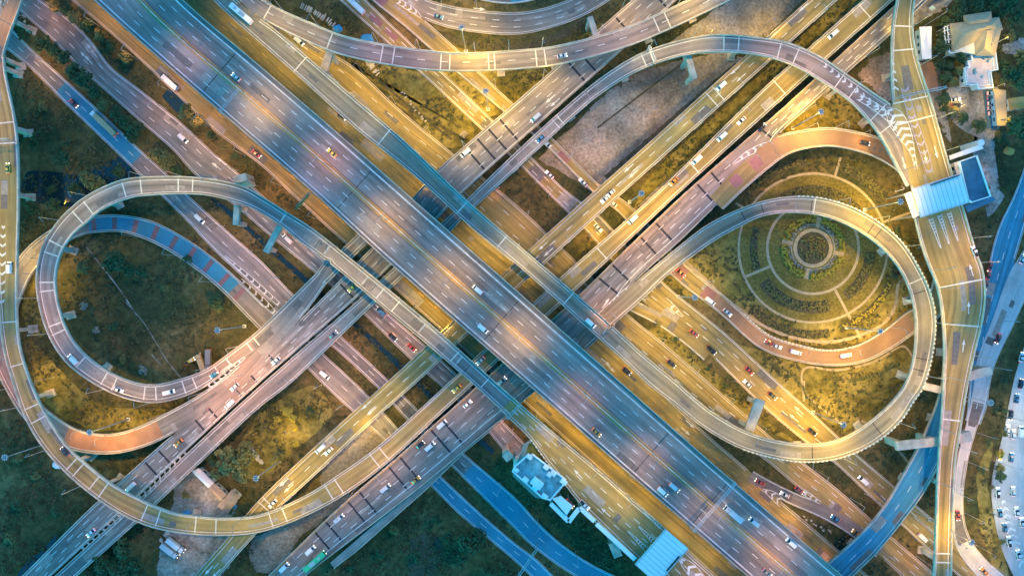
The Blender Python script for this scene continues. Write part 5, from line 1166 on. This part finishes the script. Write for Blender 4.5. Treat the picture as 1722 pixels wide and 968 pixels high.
# ------------------------------------------------------------------ lamps
LAMPCOL = {'Y': (1., .61, .05), 'P': (1., .46, .15), 'O': (1., .5, .08), 'W': (1., .85, .6), 'N': (1., .40, .18), 'M': (1., .52, .05)}
PW = 2050.0; LIGHTS = {}
def spot(parent, loc, colr, power, size=150, blend=.9, radius=.25):
    k = (colr, round(power, 2), size, blend)
    if k not in LIGHTS:
        l = D.lights.new('lamp_light', 'SPOT'); l.color = LAMPCOL[colr]; l.energy = power * PW; l.spot_size = R(size); l.spot_blend = blend; l.shadow_soft_size = radius; LIGHTS[k] = l
    o = D.objects.new('lamp_light', LIGHTS[k]); COL.objects.link(o); o.parent = parent; o.location = loc; return o
def lamp_meshes(h, arm):
    p = MB(); p.tube((0, 0, 0), (0, 0, h), .13, .08, 8); p.box((0, 0, .15), (.4, .4, .3))
    a = MB(); a.tube((0, 0, h - .1), (arm * .5, 0, h + .35), .07, .06, 6); a.tube((arm * .5, 0, h + .35), (arm, 0, h + .3), .06, .05, 6)
    hd = MB(); hd.frustum([(arm - .55, -.14, h + .22), (arm + .35, -.18, h + .22), (arm + .35, .18, h + .22), (arm - .55, .14, h + .22)], [(arm - .5, -.1, h + .42), (arm + .3, -.12, h + .42), (arm + .3, .12, h + .42), (arm - .5, .1, h + .42)])
    le = MB(); le.box((arm - .05, 0, h + .2), (.7, .26, .06))
    return p.mesh('pole', M['metal']), a.mesh('arm', M['metal']), hd.mesh('lamp_head', M['lampwhite']), le.mesh('lens', M['lens']), le.mesh('lens', M['lensdim'])
LM = {}
def lamp(x, y, z, ang, h, arm, label, group, colr=None, power=0, size=150):
    if (h, arm) not in LM: LM[(h, arm)] = lamp_meshes(h, arm)
    p, a, hd, le, ld = LM[(h, arm)]
    t = thing('street_lamp', label, 'street lamp', (x, y, z), ang, group)
    link('pole', p, t); link('arm', a, t); hh = link('lamp_head', hd, t); link('lens', le if power > 0 else ld, hh)
    if power > 0: spot(t, (arm - .05, 0, h + .08), colr, power, size)
# (road, edge 0 = left of travel / 1 = right, from px, to px, spacing m, light colour, power, height)
LAMPS = [
 ('R3', 0, (440, 18), (560, 70), 30, 'Y', .9), ('R3', 0, (600, 80), (740, 103), 30, 'N', .8), ('R3', 0, (770, 105), (940, 94), 27, 'Y', 1.3), ('R3', 0, (980, 84), (1100, 44), 30, 'P', .8), ('R3', 0, (1130, 30), (1190, 2), 28, 'Y', 1.3),
 ('R2', 0, (410, 20), (645, 235), 30, 'Y', 1.0), ('R2', 0, (850, 410), (915, 462), 30, 'Y', .9), ('R2', 0, (1040, 575), (1290, 752), 27, 'Y', 1.2), ('R2', 1, (1310, 758), (1440, 740), 27, 'Y', 1.5), ('R2', 1, (1465, 722), (1545, 500), 28, 'Y', 1.4), ('R2', 1, (1530, 450), (1370, 346), 26, 'Y', 1.3), ('R2', 0, (1330, 344), (1300, 346), 30, 'N', .7), ('R2', 0, (1140, 435), (1050, 512), 28, 'Y', 1.0),
 ('R1', 1, (430, 570), (330, 642), 30, 'N', .9), ('R1', 0, (290, 662), (150, 620), 30, 'P', .8), ('R1', 0, (110, 580), (80, 470), 30, 'P', .8), ('R1', 0, (95, 405), (180, 330), 28, 'Y', .8), ('R1', 0, (220, 315), (390, 325), 27, 'Y', .9), ('R1', 0, (530, 405), (735, 580), 28, 'Y', 1.05),
 ('R1t', 0, (905, 715), (1075, 862), 26, 'Y', 1.05), ('R1t', 0, (1185, 955), (1190, 960), 26, 'N', .8),
 ('D1', 0, (440, 610), (340, 700), 26, 'N', .7), ('D1', 1, (560, 520), (330, 720), 30, 'P', .7), ('D1', 0, (760, 290), (1095, 10), 28, 'Y', 1.25),
 ('D1b', 1, (520, 600), (280, 815), 30, 'P', .7), ('D1b', 1, (850, 285), (1010, 150), 30, 'P', .7), ('D1b', 0, (1060, 110), (1200, 70), 28, 'Y', 1.1), ('D1b', 1, (1260, 88), (1450, 175), 28, 'P', 1.0), ('D1b', 1, (1480, 210), (1530, 310), 26, 'Y', 1.4),
 ('D2', 1, (680, 645), (400, 890), 28, 'Y', 1.1), ('D2', 1, (925, 425), (1030, 330), 32, 'P', .7), ('D2', 1, (1060, 300), (1400, 5), 30, 'Y', 1.1),
 ('D3', 1, (5, 80), (20, 260), 28, 'P', .8), ('D3', 1, (15, 290), (12, 480), 28, 'Y', .9), ('D3', 1, (20, 560), (250, 873), 30, 'P', .75), ('D3', 0, (300, 878), (520, 850), 28, 'Y', .9), ('D3', 1, (560, 825), (740, 680), 30, 'P', .9), ('D3', 0, (960, 470), (1480, 5), 28, 'Y', 1.1),
 ('D4', 0, (490, 960), (690, 770), 34, 'P', .45), ('D4', 0, (770, 700), (800, 670), 28, 'P', .7), ('D4', 1, (1010, 540), (1040, 515), 28, 'P', .9), ('D4', 0, (1040, 440), (1240, 270), 26, 'N', 1.0), ('D4', 1, (1330, 215), (1530, 30), 26, 'Y', 1.5),
 ('BR', 0, (1255, 290), (1300, 250), 26, 'N', .8), ('BR', 0, (1330, 238), (1470, 245), 26, 'O', 1.0), ('BR', 1, (1540, 540), (1230, 530), 28, 'O', 1.0), ('BR', 1, (1190, 500), (1140, 455), 24, 'Y', .8), ('BR', 1, (1030, 335), (930, 245), 28, 'O', .7), ('BR', 1, (850, 175), (750, 90), 26, 'Y', 1.2), ('BR', 1, (700, 45), (650, 5), 26, 'P', .7),
 ('R4x', 1, (430, 600), (250, 725), 28, 'O', .65), ('R4x', 1, (220, 735), (100, 730), 26, 'O', .75), ('R4x', 0, (35, 660), (8, 590), 30, 'N', .8), ('R4x', 1, (30, 465), (80, 410), 24, 'Y', 1.2),
 ('RA', 0, (20, 20), (5, 60), 24, 'O', 1.4), ('R5', 0, (1522, 10), (1530, 150), 26, 'Y', 1.1), ('R5', 0, (1550, 180), (1595, 280), 20, 'Y', 1.5), ('R5', 1, (1560, 430), (1580, 500), 22, 'Y', .7), ('R5', 0, (1625, 380), (1650, 470), 24, 'P', .8), ('R5', 0, (1645, 560), (1600, 940), 28, 'P', .5), ('R5', 1, (1585, 590), (1585, 940), 28, 'P', .7),
 ('G4', 0, (62, 100), (95, 130), 28, 'P', .9), ('G4', 0, (255, 280), (262, 286), 28, 'N', .6), ('G4', 0, (340, 375), (470, 510), 30, 'N', .9), ('G4', 0, (560, 570), (640, 645), 28, 'N', .8), ('GA', 1, (535, 620), (600, 690), 28, 'P', .9), ('GA', 1, (620, 700), (645, 730), 26, 'Y', 1.2),
 ('G5', 0, (70, 20), (110, 50), 30, 'N', .8), ('G5', 0, (235, 175), (530, 440), 28, 'P', .9), ('G5', 0, (630, 525), (700, 590), 30, 'N', .8), ('G5', 0, (820, 700), (860, 740), 28, 'N', .7),
 ('FL', 1, (150, 10), (560, 395), 27, 'P', 1.0), ('FL', 1, (680, 500), (760, 570), 22, 'Y', 1.0), ('FL', 1, (880, 665), (1220, 965), 26, 'Y', 1.0),
 ('FR', 0, (370, 20), (520, 140), 28, 'Y', 1.1), ('FR', 0, (545, 170), (740, 340), 30, 'Y', .85), ('FR', 0, (790, 390), (900, 480), 24, 'Y', 1.0), ('FR', 0, (1015, 590), (1180, 730), 26, 'Y', 1.0), ('FR', 1, (1250, 805), (1420, 955), 30, 'N', .8),
 ('G2', 0, (500, 70), (740, 265), 28, 'Y', 1.0), ('G2', 0, (800, 310), (900, 400), 36, 'N', .4), ('G2', 0, (1065, 560), (1290, 750), 27, 'Y', .8), ('G2', 0, (1330, 780), (1560, 970), 30, 'N', .8),
 ('G3', 1, (640, 50), (700, 105), 30, 'P', .6), ('G3', 1, (735, 140), (815, 215), 25, 'Y', 1.0), ('G3', 1, (900, 290), (940, 330), 30, 'N', .5), ('G3', 1, (985, 375), (1070, 470), 24, 'Y', 1.), ('G3', 1, (1095, 500), (1180, 570), 24, 'Y', .9), ('G3', 1, (1220, 600), (1390, 750), 28, 'O', 1.0), ('G3', 1, (1450, 805), (1480, 830), 30, 'N', .4), ('G3', 1, (1530, 880), (1560, 905), 24, 'Y', 1.1), ('G3', 0, (1640, 945), (1660, 960), 24, 'P', .9),
 ('G9', 0, (700, 15), (830, 42), 28, 'Y', .8), ('G8b', 0, (1640, 700), (1620, 800), 30, 'P', .6), ('G8b', 0, (1618, 830), (1640, 955), 26, 'Y', 1.1), ('G8', 0, (1690, 500), (1660, 660), 48, None, 0),
 ('G4', 0, (800, 790), (1000, 960), 45, None, 0), ('R8', 0, (1560, 820), (1450, 955), 40, None, 0), ('R4x', 1, (200, 372), (400, 485), 32, None, 0), ('R2', 0, (690, 275), (800, 370), 32, None, 0), ('R2', 0, (945, 490), (1005, 545), 32, None, 0), ('PK', 1, (1700, 660), (1690, 900), 42, 'W', .7)]
random.seed(3); perroad = {}
for spec in LAMPS:
    key, edge, p0, p1, sp, colr, pw = spec; r = ROADS[key]; s0, s1 = s_at(r, *p0), s_at(r, *p1)
    if s0 > s1: s0, s1 = s1, s0
    n = max(1, int(round((s1 - s0) / sp)) + 1)
    for k in range(n): perroad.setdefault(key, []).append((s0 + (s1 - s0) * ((k + .5) / n if n > 1 else .5), edge, colr, pw))
for key, lst in perroad.items():
    r = ROADS[key]; lst.sort(key=lambda q: q[0])
    for k, (s, edge, colr, pw) in enumerate(lst):
        p, t = at_s(r, s, f=0 if edge == 0 else 1); nn = Vector((-t.y, t.x, 0)) * (1 if edge == 0 else -1)
        b = p + nn * (.1 if r.elev else .7); ang = math.atan2(-nn.y, -nn.x)
        w2 = r.hw[near(r, *r.pc[min(r.n - 1, int(np.searchsorted(r.s, s)))])]
        lit = 'lit' if pw else 'unlit'; hh_ = 13.5; low = None
        for q in (b, p - nn * -.1 - nn * 2.4, p - nn * 4):
            for k2, r2 in ROADS.items():
                if k2 == key: continue
                d2 = np.hypot(r2.C[:, 0] - q.x, r2.C[:, 1] - q.y); j = int(np.argmin(d2))
                if d2[j] < r2.hw[j] + 1.0 and r2.z[j] > p.z + 2: low = r2.z[j] if low is None else min(low, r2.z[j])
        if low is not None: hh_ = low - p.z - 2.6
        if hh_ < 2.6: continue
        hh_ = round(hh_, 1)
        if low is not None: pw *= (hh_ / 13.5) ** 1.4
        lamp(b.x, b.y, p.z - (.0 if r.elev else .1), ang, hh_, 2.6, f"{lit} grey street lamp on the {r.desc}, {ORD[k + 1] if k + 1 < len(ORD) else 'last'} from its {r.end} end", 'street lamps along the roads', colr, pw * random.uniform(.88, 1.12) * (1.25 if w2 > 8 else 1.), 150)
# double arm lamps on the main median
r = ROADS['M']; TL = lamp_meshes(14., 4.2)
for k, (px, py, lp, rp, cl) in enumerate(((215, -8, 0, .1, 'N'), (325, 85, 0, .7, 'N'), (438, 186, 1.0, .9, 'M'), (544, 276, 1.0, .3, 'N'), (653, 371, .95, .95, 'M'), (762, 466, 1., 1., 'M'), (875, 565, 1.0, 1.0, 'M'), (983, 660, 0, .65, 'N'), (1098, 760, 0, .8, 'P'), (1196, 849, .05, .85, 'P'), (1293, 938, .9, .9, 'P'))):
    s = s_at(r, px, py); p, t = at_s(r, s, f=.517); ang = math.atan2(t.x, -t.y)
    tt = thing('street_lamp', f"tall double armed lamp on the median of the main expressway, {ORD[k + 1]} from the upper left", 'street lamp', p + Vector((0, 0, .85)), ang, 'double lamps on the main median')
    link('pole', TL[0], tt)
    for sg in (1, -1):
        for nm, me in (('arm', TL[1]), ('lamp_head', TL[2])):
            o = link(nm, me, tt); o.rotation_euler = (0, 0, 0 if sg > 0 else math.pi)
            if nm == 'lamp_head': link('lens', TL[3] if (lp if sg > 0 else rp) > .3 else TL[4], o)
        pw = (lp if sg > 0 else rp)
        if pw > 0: spot(tt, (sg * 4.1, 0, 14.05), cl, pw * (1.15 if pw > .85 else 1.3), 134 if pw > .85 else 114, .9)
# high masts
HM = MB(); HM.tube((0, 0, 0), (0, 0, 30), .34, .15, 10); HM.box((0, 0, .3), (1.6, 1.6, .6))
HMm = HM.mesh('mast', M['metal']); rg = MB(); rg.tube((0, 0, 29.6), (0, 0, 29.9), .6, .6, 14); HMr = rg.mesh('head_ring', M['lampwhite'])
fl = MB(); fl.box((1.05, 0, 29.55), (.7, .42, .4)); HMf = fl.mesh('floodlight', M['lampwhite']); fe = MB(); fe.box((1.07, 0, 29.79), (.5, .3, .06)); HMl = fe.mesh('lens', M['lenscool'])
MASTS = [(365, 555, 'Y', 1.3, 'inside the left loop'), (150, 727, 'Y', 1.2, 'beside the orange inner ramp'), (7, 769, None, 0, 'at the left edge over dark grass'), (430, 804, 'Y', .8, 'beside the olive trees at the lower left'), (776, 46, 'Y', 1.6, 'by the retaining wall at the top'), (817, 153, 'Y', 1.3, 'between the two tan roads at the top'), (1079, 325, 'Y', 1.3, 'between the crossing viaducts right of centre'),
  (1381, 188, 'Y', 1.9, 'on the yellow grass under the upper right ramp'), (1169, 500, 'Y', .7, 'on the wedge left of the circular garden'), (1515, 339, 'Y', 2.2, 'at the right rim of the circular garden'), (1481, 557, 'Y', 2.6, 'beside the red-brown loop road'), (1419, 714, 'Y', 2.8, 'on the bright lawn below the garden'), (1635, 912, 'Y', .7, 'beside the pale road at the lower right'), (1667, 677, None, 0, 'on the dark verge by the car park')]
for px, py, cl, pw, wh in MASTS:
    p = W(px, py, 30); t = thing('high_mast_lamp', f"tall mast with pale floodlights {wh}", 'mast lamp', (p.x, p.y, 0), 0, 'high mast floodlights')
    link('mast', HMm, t); link('head_ring', HMr, t)
    for k in range(8):
        o = link('floodlight', HMf, t); o.rotation_euler = (0, 0, k * math.pi / 4); link('lens', HMl, o)
    if pw: spot(t, (0, 0, 29.3), cl, pw * 5.2, 152, 1., .8)
# toll plaza and yard lamps; two by the house added to warm its roof
for px, py, z, zb, cl, pw, lab in ((1521, 318, 22, 15, 'W', .9, 'bright flood lamp by the left side of the right toll canopy'), (1700, 196, 10, 0, 'Y', .45, 'lit lamp on the grass by the orange shelter'), (1690, 140, 10, 0, 'Y', .4, 'lit lamp among the trees right of the terrace building'), (1625, 175, 7, 0, 'Y', .5, 'lit lamp in the tan parking yard by the palms'), (1696, 62, 19, 0, 'Y', .6, 'tall lamp added right of the tan roofed house to warm its roof'), (1655, 300, 7, 0, 'P', .5, 'lit lamp on the track behind the toll office'),
        (1592, 20, 19, 0, 'Y', .5, 'tall added lamp by the shed at the top edge to warm the house roof'), (1345, 868, 8, 0, 'Y', .3, 'lit lamp on the rubble verge'), (60, 640, 12, 0, 'Y', .7, 'lit lamp on the grass by the left sweeping ramp'), (70, 480, 12, 0, 'Y', .7, 'lit lamp on the grass left of the loop ramp'), (350, 845, 11, 0, 'P', .3, 'lit lamp in the lower left yard'), (310, 940, 11, 0, 'P', .15, 'lit lamp beside the parked box trucks'), (1010, 240, 14, 0, 'P', .35, 'lit lamp on the brown dirt lot, lower left'), (1100, 180, 14, 0, 'P', .35, 'lit lamp on the brown dirt lot, upper right'), (1200, 50, 14, 0, 'Y', .9, 'lit lamp on the dirt at the top right'), (1300, 30, 14, 0, 'Y', .8, 'lit lamp on the dirt by the narrow viaduct'), (1465, 130, 10, 0, 'P', .7, 'lit lamp on the dirt wedge under the toll gore'), (480, 730, 9, 0, 'Y', .7, 'lit lamp by the yellow-green bushes'), (1000, 800, 9, 0, 'O', .3, 'lit lamp below the lower toll walkway')):
    p = W(px, py, z); lamp(p.x, p.y, zb, random.uniform(0, 6.28), float(z - zb), 1.2, lab, None, cl, pw * (max(1, (z - zb) / 9)) ** 1.5, 150)
# sign gantries
def gantry(key, pa, label, f0=-.01, f1=1.01, h=6.5, sign=None, ends=None):
    r = ROADS[key]; s = s_at(r, *pa); a, t = at_s(r, s, f=f0); b, _ = at_s(r, s, f=f1)
    if ends: a, b = W(*ends[0], .1), W(*ends[1], .1)
    c = (a + b) / 2; v = b - a; an = math.atan2(v.y, v.x)
    tt = thing('sign_gantry', label, 'gantry', (c.x, c.y, c.z), an, None); L = v.length
    for e in (-1, 1):
        m_ = MB(); m_.tube((e * L / 2, 0, -.5 if r.elev else 0), (e * L / 2, 0, h), .2, .18, 8); m_.build('post', M['metal'], tt)
    m_ = MB()
    for y in (-.45, .45):
        for z in (h - .4, h + .4): m_.tube((-L / 2, y, z), (L / 2, y, z), .09, .09, 6)
    n = int(L / 1.6)
    for k in range(n):
        x0, x1 = -L / 2 + L * k / n, -L / 2 + L * (k + 1) / n; sg = .45 if k % 2 else -.45
        m_.tube((x0, sg, h + .4), (x1, -sg, h + .4), .05, .05, 5); m_.tube((x0, sg, h - .4), (x1, sg, h + .4), .05, .05, 5)
    m_.build('truss', M['metal'], tt)
    if sign:
        m_ = MB(); m_.box((sign[0] * L, sign[2], h + .2), (sign[1], .25, 2.6)); m_.build('sign_panel', M['sign_green'], tt)
gantry('M', (410, 158), 'pale truss gantry over the lower left carriageway of the main expressway', .52, 1.0)
gantry('M', (1190, 852), 'pale truss gantry over the lower main expressway near the orange traffic')
gantry('D3', (12, 243), 'pale truss gantry across the left edge viaduct', sign=None)
gantry('D1b', (1092, 96), 'narrow pale gantry over the upper right curving ramp')
gantry('R5', (1548, 158), 'yellow lit gantry arm crossing the toll approach viaduct', -.25, 1.)
gantry('GA', (890, 930), 'pale gantry across the lower blue road at the bottom edge', ends=((872, 958), (902, 914)))
gantry('FL', (520, 333), 'green sign gantry reaching over the left frontage road', .35, 1.2, sign=(.1, 9, .5))
gantry('R1t', (860, 690), 'pale truss gantry where the left ramp meets the toll deck')
# ------------------------------------------------------------------ sky, sun, camera
wd = D.worlds.new('World'); scene.world = wd; wd.use_nodes = True; t = wd.node_tree; bg = t.nodes['Background']
sky = t.nodes.new('ShaderNodeTexSky'); sky.sky_type = 'NISHITA'; sky.sun_disc = False; sky.sun_elevation = R(SUNEL); sky.sun_rotation = R(230); sky.altitude = 100
tint = mixc(t, 1.0, sky.outputs[0], SKYTINT, 'MULTIPLY'); t.links.new(tint, bg.inputs['Color']); bg.inputs['Strength'].default_value = SKYSTR
sl = D.lights.new('sun', 'SUN'); sl.energy = .12; sl.angle = R(12); sl.color = (1, .8, .65); so = D.objects.new('sun', sl); COL.objects.link(so); so.rotation_euler = (R(55), 0, R(130))
cam = D.cameras.new('camera'); cam.sensor_fit = 'HORIZONTAL'; cam.angle = 2 * math.atan(CX * S / H); cam.clip_end = 6000; cam.clip_start = 1
co = D.objects.new('camera', cam); COL.objects.link(co); co.location = (0, 0, H); co.rotation_euler = (0, 0, 0); scene.camera = co
scene.view_settings.view_transform = 'Standard'; scene.view_settings.look = 'None'; scene.view_settings.gamma = 1; scene.view_settings.exposure = EXPOSURE
scene.cycles.use_denoising = True; scene.cycles.max_bounces = 4; scene.cycles.diffuse_bounces = 2; scene.cycles.glossy_bounces = 2; scene.cycles.sample_clamp_indirect = 3; scene.cycles.use_light_tree = True
scene.cycles.caustics_reflective = False; scene.cycles.caustics_refractive = False
